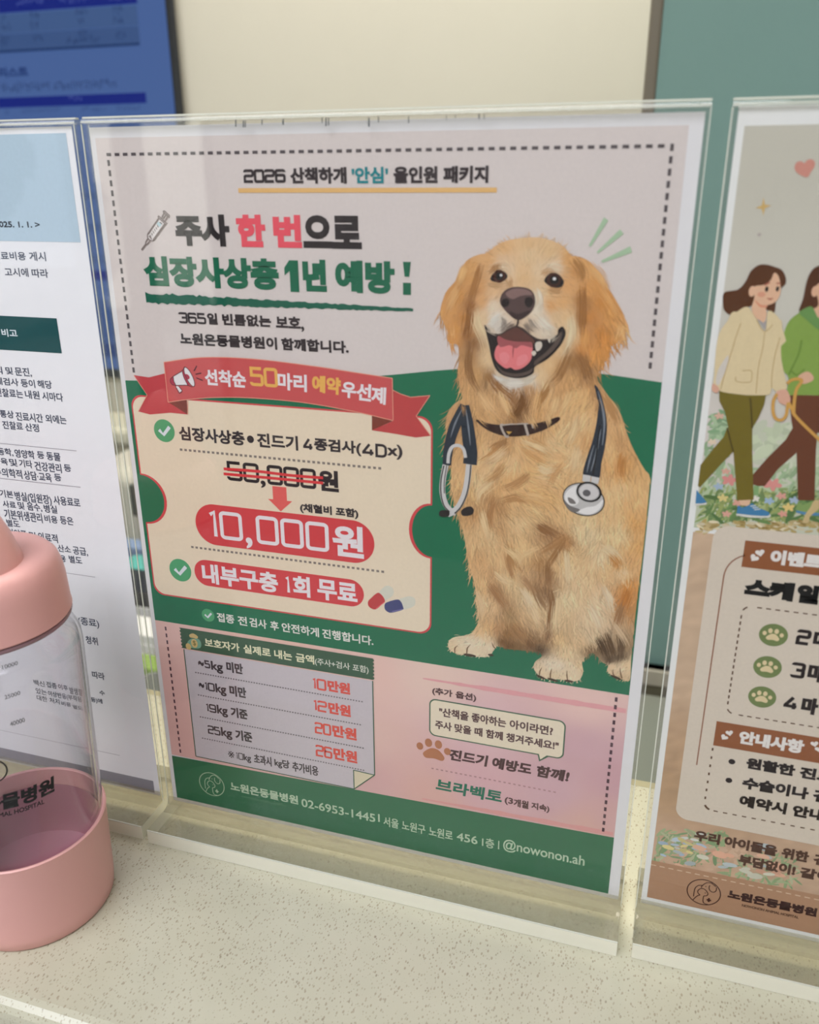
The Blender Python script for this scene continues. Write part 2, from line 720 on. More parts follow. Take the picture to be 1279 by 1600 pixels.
# ------------------------------------------------------------------ counter
def quartz():
    m = bpy.data.materials.new('speckled_quartz')
    m.use_nodes = True
    nt = m.node_tree
    b = nt.nodes['Principled BSDF']
    tc = nt.nodes.new('ShaderNodeTexCoord')
    mp = nt.nodes.new('ShaderNodeMapping')
    mp.inputs['Rotation'].default_value = (0, 0, 0.5)
    mp.inputs['Scale'].default_value = (1.0, 0.55, 1.0)
    nt.links.new(tc.outputs['Object'], mp.inputs['Vector'])
    base = None
    prev = None
    for sc, thr, colr, seed in ((760, 0.20, (0.33, 0.27, 0.19), 0), (1050, 0.23, (0.38, 0.33, 0.24), 3), (600, 0.13, (0.26, 0.215, 0.155), 7)):
        ad = nt.nodes.new('ShaderNodeVectorMath'); ad.operation = 'ADD'
        ad.inputs[1].default_value = (seed * .37, seed * .71, seed * .13)
        nt.links.new(mp.outputs[0], ad.inputs[0])
        vo = nt.nodes.new('ShaderNodeTexVoronoi')
        vo.inputs['Scale'].default_value = sc
        nt.links.new(ad.outputs[0], vo.inputs['Vector'])
        sep = nt.nodes.new('ShaderNodeSeparateColor')
        nt.links.new(vo.outputs['Color'], sep.inputs[0])
        # speck size differs from cell to cell, many cells have none
        ml = nt.nodes.new('ShaderNodeMath'); ml.operation = 'MULTIPLY'
        ml.inputs[1].default_value = thr * 1.6
        nt.links.new(sep.outputs[0], ml.inputs[0])
        lt = nt.nodes.new('ShaderNodeMath'); lt.operation = 'LESS_THAN'
        nt.links.new(vo.outputs['Distance'], lt.inputs[0])
        nt.links.new(ml.outputs[0], lt.inputs[1])
        mx = nt.nodes.new('ShaderNodeMix'); mx.data_type = 'RGBA'
        fm = nt.nodes.new('ShaderNodeMath'); fm.operation = 'MULTIPLY'; fm.inputs[1].default_value = 0.75
        nt.links.new(lt.outputs[0], fm.inputs[0])
        nt.links.new(fm.outputs[0], mx.inputs[0])
        if prev is None:
            nz = nt.nodes.new('ShaderNodeTexNoise'); nz.inputs['Scale'].default_value = 60
            nt.links.new(tc.outputs['Object'], nz.inputs['Vector'])
            m0 = nt.nodes.new('ShaderNodeMix'); m0.data_type = 'RGBA'
            m0.inputs[6].default_value = (0.485, 0.462, 0.345, 1)
            m0.inputs[7].default_value = (0.545, 0.522, 0.40, 1)
            nt.links.new(nz.outputs['Fac'], m0.inputs[0])
            nt.links.new(m0.outputs[2], mx.inputs[6])
        else:
            nt.links.new(prev, mx.inputs[6])
        mx.inputs[7].default_value = (*colr, 1)
        prev = mx.outputs[2]
    nt.links.new(prev, b.inputs['Base Color'])
    b.inputs['Roughness'].default_value = 0.22
    b.inputs['Specular IOR Level'].default_value = 0.5
    return m


qz = quartz()
ct = empty('reception_counter', (0, 0, ZF))
tag(ct, 'cream speckled quartz reception counter carrying the sign holders and the bottle', 'counter')
box('countertop', -1.3, 1.6, -0.1105, 0.0915, ZC - 0.042 - ZF, ZC - ZF, qz, ct, bevel=0.0065, seg=4)
box('front_panel', -1.28, 1.58, -0.09, -0.07, 0, ZC - 0.042 - ZF, pmat('white_laminate', (0.70, 0.69, 0.64), 0.4, 0.4, noise=0.02, nscale=8), ct)
box('rear_panel', -1.28, 1.58, 0.05, 0.07, 0, ZC - 0.042 - ZF, MATS['white_laminate'], ct)
box('rear_ledge', -1.29, 1.59, 0.0915, 0.109, ZC - 0.03 - ZF, ZC - 0.012 - ZF, pmat('beige_edge', (0.36, 0.325, 0.20), 0.4, 0.5, noise=0.03, nscale=20), ct, bevel=0.002)

# ------------------------------------------------------------------ acrylic sign holders
acr = clear_mat('clear_acrylic', (0.975, 0.972, 0.968))
acr_side = clear_mat('acrylic_side', (0.95, 0.955, 0.93), (0.80, 0.82, 0.72), edge=0.03, rough=0.05)
acr_glint = clear_mat('acrylic_glint', (0.93, 0.94, 0.88), (0.86, 0.86, 0.77), edge=0.62, rough=0.08)  # pale colour of the bars that imitate highlights on the plastic
acr_fold = clear_mat('acrylic_fold', (0.96, 0.96, 0.94), (0.84, 0.83, 0.77), edge=0.10, rough=0.03)
acr_foot = clear_mat('acrylic_foot_top', (0.885, 0.875, 0.83), (0.70, 0.67, 0.56), edge=0.08, rough=0.06)
acr_rim = clear_mat('acrylic_foot_edge', (0.94, 0.94, 0.88), (0.88, 0.85, 0.71), edge=0.80, rough=0.10)


def slab(name, x0, x1, y0, y1, z0, z1, face_m, edge_m, parent, big, glints=()):
    """clear slab: its two large faces differ from its cut edges; lips are pale bars standing in for highlights on its arrises"""
    vs, fs, fm = [], [], []

    def cub(a0, a1, b0, b1, c0, c1, ms):
        b = len(vs)
        vs.extend((x, y, z) for x in (a0, a1) for y in (b0, b1) for z in (c0, c1))
        for f, m in zip([(0, 1, 3, 2), (4, 6, 7, 5), (0, 4, 5, 1), (2, 3, 7, 6), (0, 2, 6, 4), (1, 5, 7, 3)], ms):
            fs.append(tuple(i + b for i in f)); fm.append(m)
    ax = [0, 0, 1, 1, 2, 2]
    cub(x0, x1, y0, y1, z0, z1, [0 if a == big else 1 for a in ax])
    for l in glints:
        cub(*l, [2] * 6)
    return link_mesh(name, vs, fs, None, parent, mats=[face_m, edge_m, acr_glint], fmat=fm)


def holder(x0, x1, dy, label):
    cx = (x0 + x1) / 2
    t = empty('sign_holder', (cx, dy, ZC))
    tag(t, label, 'sign holder', 'clear acrylic sign holders on the counter')
    w = (x1 - x0) / 2
    zb, zt = 0.0078, 0.2980 - ZC
    e, q = 0.00004, 0.00026
    glint_f = [(xa, xb, -0.0026 - e, -0.0026 + q, zb, zt) for xa, xb in ((-w - e, -w + q), (w - q, w + e))]  # pale bars painted as the gleam down the panel corners
    glint_b = [(xa, xb, 0.0019 - q * .4, 0.0019 + e, zb, zt) for xa, xb in ((-w - e, -w + q * .5), (w - q * .5, w + e))]
    slab('front_panel', -w, w, -0.0026, -0.0011, zb, zt, acr, acr_side, t, 1, glint_f)
    slab('back_panel', -w, w, 0.0004, 0.0019, zb, zt, acr, acr_side, t, 1, glint_b)
    # rounded fold joining the two panels along the top
    vs, fs = [], []
    n = 10
    for x in (-w, w):
        for r_ in (0.00225, 0.00075):
            for i in range(n + 1):
                a = PI * i / n
                vs.append((x, -0.00035 - r_ * math.cos(a), zt + r_ * math.sin(a)))
    m = n + 1
    for i in range(n):
        fs.append((i, i + 1, 2 * m + i + 1, 2 * m + i))
        fs.append((m + i, 3 * m + i, 3 * m + i + 1, m + i + 1))
        fs.append((i, m + i, m + i + 1, i + 1))
        fs.append((2 * m + i, 2 * m + i + 1, 3 * m + i + 1, 3 * m + i))
    ft = link_mesh('folded_top', vs, fs, acr_fold, t, smooth=False)
    bmh = bmesh.new()
    box_bm(bmh, -w, w, -0.0012, 0.0005, zt + 0.00185, zt + 0.0024)
    box_bm(bmh, -w, w, -0.00262, -0.0023, zt + 0.0004, zt + 0.0009)
    bm_obj('bend_glints', bmh, acr_glint, ft)  # pale bars imitating the two lines of light along the bend
    slab('foot', -w, w, -0.0210, 0.0210, 0.0002, 0.0074, acr_foot, acr_rim, t, 2, [(-w, w, -0.02106, -0.0206, 0.0070, 0.00745)])  # its pale bar imitates the highlight on the front arris
    # glue fillet where the panel meets the foot
    vs, fs = [], []
    prof = [(-0.0080, 0.0075), (-0.0062, 0.0079), (-0.0046, 0.0089), (-0.0036, 0.0104), (-0.0027, 0.0130), (-0.0027, 0.0075)]
    for x in (-w + 0.0005, w - 0.0005):
        for y, z in prof:
            vs.append((x, y, z))
    k = len(prof)
    for i in range(k):
        j = (i + 1) % k
        fs.append((i, j, k + j, k + i))
    fs.append(tuple(range(k)))
    fs.append(tuple(range(2 * k - 1, k - 1, -1)))
    link_mesh('fillet', vs, fs, acr_foot, t)
    return t


H_mid = holder(-0.0015, 0.2115, 0.0, 'middle clear acrylic holder with the golden retriever poster inside')
H_left = holder(-0.2200, -0.0052, 0.0012, 'left clear acrylic holder standing behind the pink bottle')
H_right = holder(0.2172, 0.4302, 0.0012, 'right clear acrylic holder with the two walking women flyer inside')
# small dark scuffs along the top of the middle holder
vs, fs = [], []
for u, v, h, w_ in ((368, 187, 11, 2), (380, 188, 11, 2), (383, 188, 11, 1.5), (409, 186, 9, 1.5), (442, 186, 9, 2.5), (503, 184, 8, 1.5), (509, 184, 13, 2), (513, 184, 12, 1.5), (576, 184, 14, 2.5), (591, 182, 9, 1.5), (638, 182, 10, 1.5), (697, 180, 7, 1), (711, 179, 6, 1), (748, 178, 8, 2), (756, 178, 8, 1.2)):
    p = U(u, v, -0.00275); q = U(u, v + h, -0.00275)
    hw = w_ / 2 * 0.0002
    b = len(vs)
    for yy in (-0.00275, -0.00262):
        vs += [(p[0] - hw, yy, p[2]), (p[0] + hw, yy, p[2]), (q[0] + hw, yy, q[2]), (q[0] - hw, yy, q[2])]
    fs += [(b, b + 1, b + 2, b + 3), (b + 4, b + 7, b + 6, b + 5)]
vs = [(x - H_mid.location.x, y - H_mid.location.y, z - H_mid.location.z) for x, y, z in vs]
link_mesh('scuff_marks', vs, fs, pmat('scuff_grey', (0.12, 0.13, 0.13), 0.6, 0.2), H_mid)

# ------------------------------------------------------------------ behind the counter
ZD = -0.285
desk_m = pmat('grey_green_laminate', (0.205, 0.215, 0.175), 0.25, 0.5, noise=0.03, nscale=10)
dk = empty('staff_desk', (0.4, 0.35, ZF))
tag(dk, 'grey green staff desk behind and below the quartz counter', 'desk')
box('desktop', -1.55, 1.0, -0.24, 0.27, ZD - 0.03 - ZF, ZD - ZF, desk_m, dk, bevel=0.003)
box('side_panel', -1.53, -1.50, -0.22, 0.25, 0, ZD - 0.03 - ZF, desk_m, dk)
box('side_panel', 0.95, 0.98, -0.22, 0.25, 0, ZD - 0.03 - ZF, desk_m, dk)
box('modesty_panel', -1.50, 0.95, 0.20, 0.22, 0.2, ZD - 0.03 - ZF, desk_m, dk)

# teal screen standing behind the right half of the desk
yt = 0.66
pt = empty('partition_screen', (0.75, yt, ZF))
tag(pt, 'teal partition screen with a brown edge behind the right sign', 'partition')
xl = U(1011, 80, yt)[0]
xl2 = U(1031, 80, yt)[0]
ztb = U(1012, 1036, yt)[2]
zol = U(1012, 1048, yt - 0.03)[2]
teal_m = pmat('teal_panel', (0.185, 0.305, 0.272), 0.3, 0.4, noise=0.05, nscale=3)
box('panel', xl2 - 0.75, 0.75, -0.012, 0.012, ztb - ZF, 2.2, teal_m, pt)
box('edge_trim', xl - 0.75, xl2 - 0.75, -0.014, 0.014, 0.0, 2.2, pmat('brown_trim', (0.17, 0.145, 0.105), 0.4, 0.4, noise=0.05, nscale=20), pt, bevel=0.003)
box('rubber_seal', xl2 - 0.75, 0.75, -0.014, 0.014, ztb - 0.012 - ZF, ztb - ZF, pmat('dark_green_rubber', (0.03, 0.06, 0.05), 0.6, 0.3), pt)
box('lower_rail', xl2 - 0.75, 0.75, -0.03, 0.012, zol - ZF, ztb - 0.012 - ZF, pmat('beige_rail', (0.42, 0.38, 0.30), 0.4, 0.4), pt)
box('lower_board', xl2 - 0.75, 0.75, -0.025, 0.012, 0.0, zol - ZF, pmat('olive_board', (0.18, 0.16, 0.10), 0.5, 0.3, noise=0.06, nscale=12), pt)

# blue display on the back wall
ym = 1.010
xr = U(276.5, 90, ym)[0]
zb_ = U(190, 592, ym)[2]
mt = empty('wall_display', (xr - 0.6, 1.028, zb_))
tag(mt, 'large wall display showing a blue screen with tables behind the left sign', 'display')
ox, oy, oz = mt.location
black_m = pmat('black_plastic', (0.012, 0.013, 0.014), 0.35, 0.5)
box('housing', -0.64, xr - ox, ym - oy + 0.002, ym - oy + 0.008, 0.0, 0.80, black_m, mt, bevel=0.002)
box('wall_mount', -0.45, -0.05, ym - oy + 0.007, 0.0015, 0.2, 0.6, black_m, mt)
xs = U(259, 30, ym)[0]
zs = U(190, 577, ym)[2]
bgc = (0.056, 0.110, 0.285)


def screen_mat(name, c):
    return pmat(name, (0.006, 0.006, 0.008), 0.3, 0.08, emit=c, estr=1.0)


sc_ = box('screen', -0.62, xs - ox, ym - oy - 0.001, ym - oy + 0.003, zs - oz, 0.78, screen_mat('screen_blue', bgc), mt)


def on_screen(name, u0, v0, u1, v1, c, k=1, left=None):
    a, b = U(u0, v0, ym), U(u1, v1, ym)
    x0 = left if left is not None else a[0] - ox
    z0, z1 = sorted((a[2] - oz, b[2] - oz))
    y = ym - oy - 0.001 - 0.0008 * k
    return box(name, x0, b[0] - ox, y, y + 0.0006, z0, z1, screen_mat(name + '_%d' % int(c[2] * 1000), c), sc_)


navy = (0.004, 0.014, 0.175)
on_screen('header_bar', 214, 5.5, 213, -18, navy, 1, left=-0.61)
on_screen('table_row', 217, 40, 214, 8, (0.045, 0.092, 0.225), 1, left=-0.61)
on_screen('table_row', 219, 68, 217, 41, (0.038, 0.080, 0.205), 1, left=-0.61)
on_screen('rule', 219, 71, 219, 67, (0.010, 0.032, 0.115), 2, left=-0.61)
on_screen('header_bar', 230, 161, 228, 144.5, navy, 1, left=-0.61)
for v0, v1, c in ((425, 438, navy), (300, 312, (0.040, 0.085, 0.230)), (350, 362, (0.040, 0.085, 0.230)), (400, 412, (0.045, 0.092, 0.24)), (470, 560, (0.035, 0.075, 0.23)), (540, 556, (0.01, 0.03, 0.13))):
    on_screen('table_row', 170, v1, 230, v0, c, 1, left=-0.61)


def marks(cx, cv, n, w, h, c, gap=1.25):
    """unreadable small print: little strokes"""
    global mkn
    bmx = bmesh.new()
    rr = random.Random(int(cx * 7 + cv))
    a = U(cx, cv, ym)
    k = 1.3 / 1324.0
    x = a[0] - ox
    for i in range(n):
        ww = w * k
        for q in range(3):
            zz = a[2] - oz + rr.uniform(-.5, .5) * h * k
            xx = x + rr.uniform(0, .7) * ww
            if rr.random() < .5:
                box_bm(bmx, xx, xx + ww * .7, ym - oy - 0.0042, ym - oy - 0.0038, zz, zz + h * k * .16)
            else:
                box_bm(bmx, xx, xx + ww * .16, ym - oy - 0.0042, ym - oy - 0.0038, zz - h * k * .4, zz + h * k * .4)
        x += ww * gap
    bm_obj('small_print', bmx, screen_mat('screen_print_%d' % int(c[2] * 1000), c), sc_)


dim = (0.018, 0.040, 0.125)
for u, v, n in ((50, 25, 3), (118, 20, 4), (178, 17, 3), (3, 28, 2), (4, 43, 3), (50, 40, 3), (124, 36, 2), (180, 33, 3), (2, 60, 3), (5, 69, 2), (55, 62, 3), (124, 52, 3), (105, 65, 7), (142, 62, 3), (183, 57, 3)):
    marks(u, v, n, 5, 8, dim)
for u, v, n in ((28, 4, 9), (95, 1, 9), (172, -2, 6), (110, 155, 4)):
    marks(u, v, n, 5, 7, (0.06, 0.09, 0.30))
marks(5, 138, 17, 4.6, 10, dim)
marks(86, 135, 21, 4.6, 10, dim)
for u, v, n in ((10, 176, 2), (35, 174, 14), (130, 171, 8), (184, 169, 8)):
    marks(u, v, n, 4.5, 6, (0.03, 0.06, 0.18))
lb_, rt_ = U(2, 122, ym), U(45, 104, ym)
v_, f_ = text_geo('리스트', lb_[0] - ox, rt_[0] - ox, lb_[2] - oz, rt_[2] - oz, 0.0007, squared=False)
link_mesh('screen_heading', [(x, ym - oy - 0.004, z) for x, z in v_], f_, screen_mat('screen_heading', (0.012, 0.034, 0.14)), sc_)

# things on and behind the desk, seen through the slit between the signs
def stand(name, u, vtop, y, w, d, rgb, label, cat, z0=ZD, bevel=0.004, rough=0.5, mat=None):
    p = U(u, vtop, y)
    t = box(name, -w / 2, w / 2, 0, d, 0, p[2] - z0, mat or pmat(name + '_colour', rgb, rough, 0.4), None, bevel)
    t.location = (p[0], y, z0)
    return tag(t, label, cat)


cu = lathe('plastic_cup', [(0, 0.0), (0.024, 0.0), (0.026, 0.004), (0.029, U(240, 1069, 0.40)[2] - ZD), (0.027, U(240, 1069, 0.40)[2] - ZD), (0.024, 0.006), (0, 0.006)], clear_mat('cup_plastic', (0.80, 0.80, 0.80), (0.55, 0.55, 0.53), edge=0.55, rough=0.1))
cu.location = (U(243, 1080, 0.40)[0] + 0.004, 0.40, ZD)
tag(cu, 'clear plastic cup on the desk, nearest thing in the slit left of the poster', 'cup')
stand('green_marker_box', 238, 1045, 0.445, 0.07, 0.03, (0.24, 0.36, 0.08), 'lime green box on the desk behind the clear cup', 'box')
p_ = U(230, 998, 0.49)
pp = empty('paper_stack', (p_[0], 0.49, ZD))
tag(pp, 'white stack of papers on the desk behind the lime green box', 'papers')
hh = p_[2] - ZD
for k in range(4):
    box('ream', -0.10 + 0.002 * k, 0.10 + 0.001 * k, 0.002 * k, 0.05, hh * k / 4, hh * (k + 0.93) / 4, pmat('paper_white', (0.72, 0.71, 0.68), 0.7, 0.2), pp)
p_ = U(225, 926, 0.56)
tr_ = empty('document_tray', (p_[0], 0.56, ZD))
tag(tr_, 'black two-tier document tray with white papers behind the paper stack', 'tray')
zz = [U(225, v, 0.56)[2] - ZD for v in (1000, 980, 965, 949, 926)]
box('folder', -0.12, 0.12, -0.004, 0.055, 0.0, zz[1], pmat('folder_green', (0.28, 0.46, 0.08), 0.5, 0.3), tr_)
box('shelf', -0.13, 0.13, 0, 0.06, zz[1], zz[2], black_m, tr_)
box('papers', -0.12, 0.12, -0.002, 0.055, zz[2], zz[3], MATS['paper_white'], tr_)
box('shelf', -0.13, 0.13, 0, 0.06, zz[3], zz[4], black_m, tr_)
stand('teal_pouch', 218, 888, 0.64, 0.09, 0.05, (0.10, 0.42, 0.36), 'teal zipped pouch standing behind the document tray', 'pouch', bevel=0.012)
stand('blue_box', 212, 855, 0.71, 0.10, 0.03, (0.22, 0.30, 0.46), 'dull blue box behind the teal pouch', 'box')
p_ = U(210, 738, 0.76)
pr = empty('printer', (p_[0], 0.76, ZD))
tag(pr, 'off-white office printer with a dark front, behind the blue box', 'printer')
hz = p_[2] - ZD
box('body', -0.10, 0.10, 0.0, 0.16, 0, hz, pmat('printer_white', (0.58, 0.56, 0.46), 0.5, 0.4), pr, bevel=0.025, seg=5)
a_, b_ = U(208, 806, 0.758)[2] - ZD, U(204, 757, 0.758)[2] - ZD
box('front_panel', -0.012, 0.09, -0.004, 0.02, a_, b_, pmat('printer_dark', (0.05, 0.075, 0.06), 0.4, 0.4), pr, bevel=0.003)
dk2 = empty('back_cabinet', (-0.85, 0.94, ZF))
tag(dk2, 'low tan cabinet against the cream back wall below the display', 'cabinet')
zk = U(203, 668, 0.93)[2]
box('body', -0.45, 0.45, -0.01, 0.085, 0, zk - 0.035 - ZF, pmat('tan_laminate', (0.42, 0.38, 0.27), 0.5, 0.3, noise=0.05, nscale=8), dk2)
box('top', -0.46, 0.46, -0.02, 0.085, zk - 0.035 - ZF, zk - ZF, pmat('cream_laminate', (0.66, 0.63, 0.48), 0.4, 0.4), dk2, bevel=0.012, seg=4)

# ------------------------------------------------------------------ the pink bottle
BX, BY = -0.0291, -0.0611
bt = empty('drinking_bottle', (BX, BY, ZC))
tag(bt, 'pink lidded clear plastic bottle with a pink base in front of the left sign', 'bottle')
pink = pmat('pink_plastic', (0.76, 0.40, 0.365), 0.38, 0.4, noise=0.02, nscale=40)
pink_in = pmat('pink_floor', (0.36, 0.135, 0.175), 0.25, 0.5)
K = 1.0088


def pz(z):
    return (z + 0.006) * K


lathe('base', [(0, 0), (0.0296, 0.0), (0.0304, 0.0008), (0.0309, 0.006), (0.0319, pz(0.034)), (0.0322, pz(0.0352)), (0.0316, pz(0.0356)), (0.0306, pz(0.0352)), (0.0300, 0.010), (0.0290, 0.0065), (0.008, 0.006), (0.0075, 0.0072), (0.0062, 0.0072), (0.0058, 0.006), (0, 0.006)], pink, bt)
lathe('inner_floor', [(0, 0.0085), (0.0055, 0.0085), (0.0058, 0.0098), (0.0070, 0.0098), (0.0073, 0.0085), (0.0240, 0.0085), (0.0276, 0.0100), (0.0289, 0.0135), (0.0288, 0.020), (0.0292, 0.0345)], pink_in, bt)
bcl = clear_mat('bottle_plastic', (0.955, 0.95, 0.965), rough=0.02, refl=1.5)
lathe('body', [(0.0303, 0.0120), (0.0310, pz(0.0362)), (0.0318, pz(0.060)), (0.0330, pz(0.100)), (0.0334, pz(0.112)), (0.0330, pz(0.117)), (0.0312, pz(0.1205)), (0.0290, pz(0.1225)), (0.0282, pz(0.124)), (0.0282, pz(0.131)),
               (0.0268, pz(0.131)), (0.0270, pz(0.1235)), (0.0300, pz(0.1195)), (0.0318, pz(0.116)), (0.0322, pz(0.111)), (0.0306, pz(0.060)), (0.0298, pz(0.0362)), (0.0291, 0.0125)], bcl, bt)
lathe('neck_ring', [(0.0285, pz(0.1262)), (0.0311, pz(0.1262)), (0.0314, pz(0.1270)), (0.0311, pz(0.1278)), (0.0285, pz(0.1278))], pmat('mauve_seal', (0.28, 0.16, 0.18), 0.2, 0.6), bt)
lathe('lid', [(0.0275, pz(0.1282)), (0.0312, pz(0.1282)), (0.0316, pz(0.1288)), (0.0313, pz(0.1305)), (0.0309, pz(0.141)), (0.0303, pz(0.1455)), (0.0292, pz(0.1490)), (0.0272, pz(0.1512)), (0.0245, pz(0.1522)), (0.0, pz(0.1524))], pink, bt)
dm = lathe('spout_cap', [(0.0200, 0.144), (0.0199, 0.150), (0.0196, 0.155), (0.0185, 0.160), (0.0172, 0.165), (0.0156, 0.170), (0.0136, 0.175), (0.0113, 0.180), (0.0090, 0.185), (0.0064, 0.190), (0.0035, 0.1935), (0, 0.1950)], pink, bt)
dm.location = (0.004, -0.006, 0)


def wrap_text(name, body, az0, az1, z0, z1, rad, mat, bold=0.0001, squared=False, slant=0.0):
    """lettering wrapped round the bottle: azimuths in degrees, heights above the counter"""
    arc = math.radians(az1 - az0) * rad
    v, f = text_geo(body, 0, arc * 1000, z0 * 1000, z1 * 1000, bold * 1000, slant, squared)
    vs = []
    for x, z in v:
        a = math.radians(az0) + x / 1000 / rad
        rr = np.interp(z / 1000, [pz(0.0362), pz(0.06), pz(0.10)], [0.0310, 0.0318, 0.0330]) + 0.00008
        vs.append((rr * math.cos(a), rr * math.sin(a), z / 1000))
    return link_mesh(name, vs, f, mat, bt)


black_ink = pmat('black_bottle_print', (0.012, 0.012, 0.013), 0.5, 0.3)
grey_ink = pmat('grey_bottle_print', (0.10, 0.10, 0.10), 0.5, 0.3)
def cyl(u, v, rad=0.0313):
    d = ray(u, v)
    ox_, oy_ = CAM[0] - BX, CAM[1] - BY
    a = d[0] ** 2 + d[1] ** 2
    b = 2 * (ox_ * d[0] + oy_ * d[1])
    c = ox_ ** 2 + oy_ ** 2 - rad ** 2
    s = (-b - math.sqrt(max(0, b * b - 4 * a * c))) / (2 * a)
    p = CAM + s * d
    return math.degrees(math.atan2(p[1] - BY, p[0] - BX)), p[2] - ZC


def wrapped(name, body, lpx, rpx, mat, bold, squared=False, slant=0.0):
    """lpx/rpx: (u, v_bottom, v_top) at the left and right end"""
    a0, zb0 = cyl(lpx[0], lpx[1]); _, zt0 = cyl(lpx[0], lpx[2])
    a1, zb1 = cyl(rpx[0], rpx[1]); _, zt1 = cyl(rpx[0], rpx[2])
    return wrap_text(name, body, a0, a1, (zb0 + zb1) / 2, (zt0 + zt1) / 2, 0.0313, mat, bold, squared, slant)


a_m, _ = cyl(0, 1250)
a_r, zr_ = cyl(85, 1233)
per = (a_r - a_m) / 3.05
_, zt_ = cyl(80, 1212)
wrap_text('clinic_name', '노원온동물병원', a_r - per * 7.1, a_r, zr_ - 0.0005, zt_ + 0.0002, 0.0313, black_ink, 0.00032, False, 0.12)
a_e, ze_ = cyl(69, 1254)
a_s, _ = cyl(0, 1272)
_, zf_ = cyl(69, 1246.5)
per2 = (a_e - a_s) / 10.4
wrap_text('clinic_name', 'NOWONON ANIMAL HOSPITAL', a_e - per2 * 23, a_e, ze_, zf_, 0.0313, black_ink, 0.00006, False, 0.1)
# round emblem ring, only its right edge reaches into the picture
ac, zc_ = cyl(2, 1200)
rv = 0.0052
ac -= math.degrees((rv - 0.0021) / 0.0313)
vs, fs = [], []
for i in range(64):
    for r_ in (rv, rv - 0.00055):
        a = math.radians(ac) + r_ * math.cos(2 * PI * i / 64) / 0.0313
        z = zc_ + r_ * math.sin(2 * PI * i / 64)
        rr = np.interp(z, [pz(0.0362), pz(0.06), pz(0.10)], [0.0310, 0.0318, 0.0330]) + 0.00008
        vs.append((rr * math.cos(a), rr * math.sin(a), z))
for i in range(64):
    j = (i + 1) % 64
    fs.append((2 * i, 2 * j, 2 * j + 1, 2 * i + 1))
link_mesh('emblem_ring', vs, fs, black_ink, bt)
wrapped('scale_mark', '25000', (5, 1082, 1076), (31, 1089, 1082), grey_ink, 0.00003)
wrapped('scale_mark', '40000', (14, 1126, 1118), (38, 1130, 1123), grey_ink, 0.00003)
wrapped('scale_mark', '10000', (2, 1040, 1035), (26, 1038, 1030), grey_ink, 0.00003)

# ================================================================== the poster with the dog
P = box('dog_poster', 0, 0.210, -0.00006, 0.00006, 0, 0.297, pmat('poster_paper', (0.80, 0.79, 0.80), 0.75, 0.2, noise=0.02, nscale=200))
P.location = (0, 0, 0)
tag(P, 'vaccination offer poster with a golden retriever wearing a stethoscope, in the middle holder', 'poster')
XL, XR = 2.0, 205.8
DARK = inkm(58, 52, 54)
GREEN = inkm(35, 98, 74)
WHITE = inkm(228, 222, 224)
CORAL = inkm(218, 86, 98)
RED = inkm(192, 68, 72)


def shade(name, x0, x1, z0, z1, ctl, k, parent=P, nx=40, nz=40, blotch=0.0, mask=None):
    """printed colour wash: colours read at control points, blended over a rectangle"""
    xs_, zs_2 = np.linspace(x0, x1, nx), np.linspace(z0, z1, nz)
    X, Z = np.meshgrid(xs_, zs_2)
    c = idw(np.stack([X.ravel(), Z.ravel()], 1), ctl)
    if blotch:
        c = c * (1 + blotch * rng.standard_normal(c.shape[0])[:, None])
    base = root_of(parent)
    vs = [(x / 1000 - base[0], ly(k), z / 1000 - base[2]) for x, z in zip(X.ravel(), Z.ravel())]
    fs = []
    for j in range(nz - 1):
        for i in range(nx - 1):
            a = j * nx + i
            fs.append((a, a + 1, a + nx + 1, a + nx))
    return link_mesh(name, vs, fs, vcol_mat(), parent, cols=np.clip(c, 0.004, 0.9))


def idw(Q, ctl, p=2.4):
    C = np.array([c[0] for c in ctl], float)
    V = np.array([c[1] for c in ctl], float)
    out = np.zeros((len(Q), V.shape[1]))
    for s in range(0, len(Q), 4000):
        d2 = ((Q[s:s + 4000, None, :] - C[None]) ** 2).sum(2) + 0.3
        w = d2 ** (-p / 2 * 1.3)
        out[s:s + 4000] = (w @ V) / w.sum(1)[:, None]
    return out


# ---- background fields
flat('cream_field', [[(XL, 98), (XR, 98), (XR, 293.5), (XL, 293.5)]], inkm(196, 187, 183), P, 0)
arc = [(XL, 98.5), (XR, 98.5), (XR, 217.3)]
for i in range(25):
    t = i / 24
    x = XR + (XL - XR) * t
    # gentle hill: measured at both sides and beside the ribbon
    zq = np.interp(x, [2, 60, 108, 135, 160, 185, 206], [205.5, 208.5, 213.5, 217.6, 219.6, 219.2, 217.3])
    arc.append((x, float(zq)))
arc.append((XL, 205.5))
flat('green_hill', [arc], inkm(36, 104, 76), P, 1)
pk = [((5, 95), ink(212, 176, 168)), ((5, 60), ink(208, 168, 162)), ((5, 30), ink(202, 162, 156)), ((60, 95), ink(215, 178, 165)), ((100, 90), ink(214, 180, 170)), ((100, 60), ink(205, 172, 164)),  # left-hand pinks inked lighter to stand in for the plastic's reflection there
      ((100, 35), ink(196, 158, 156)), ((130, 94), ink(218, 190, 178)), ((190, 94), ink(212, 180, 172)), ((150, 70), ink(202, 168, 172)), ((190, 70), ink(190, 155, 160)), ((180, 50), ink(192, 158, 164)),
      ((150, 45), ink(198, 160, 164)), ((130, 32), ink(200, 160, 152)), ((195, 33), ink(198, 160, 152)), ((204, 60), ink(188, 150, 156)), ((204, 40), ink(194, 156, 154))]
shade('pink_field', XL, XR, 27, 98.5, pk, 1, nx=60, nz=30)
flat('footer_band', [[(XL, 2.1), (XR, 2.1), (XR, 31.4), (XL, 26.4)]], inkm(54, 104, 76), P, 2)
br = []
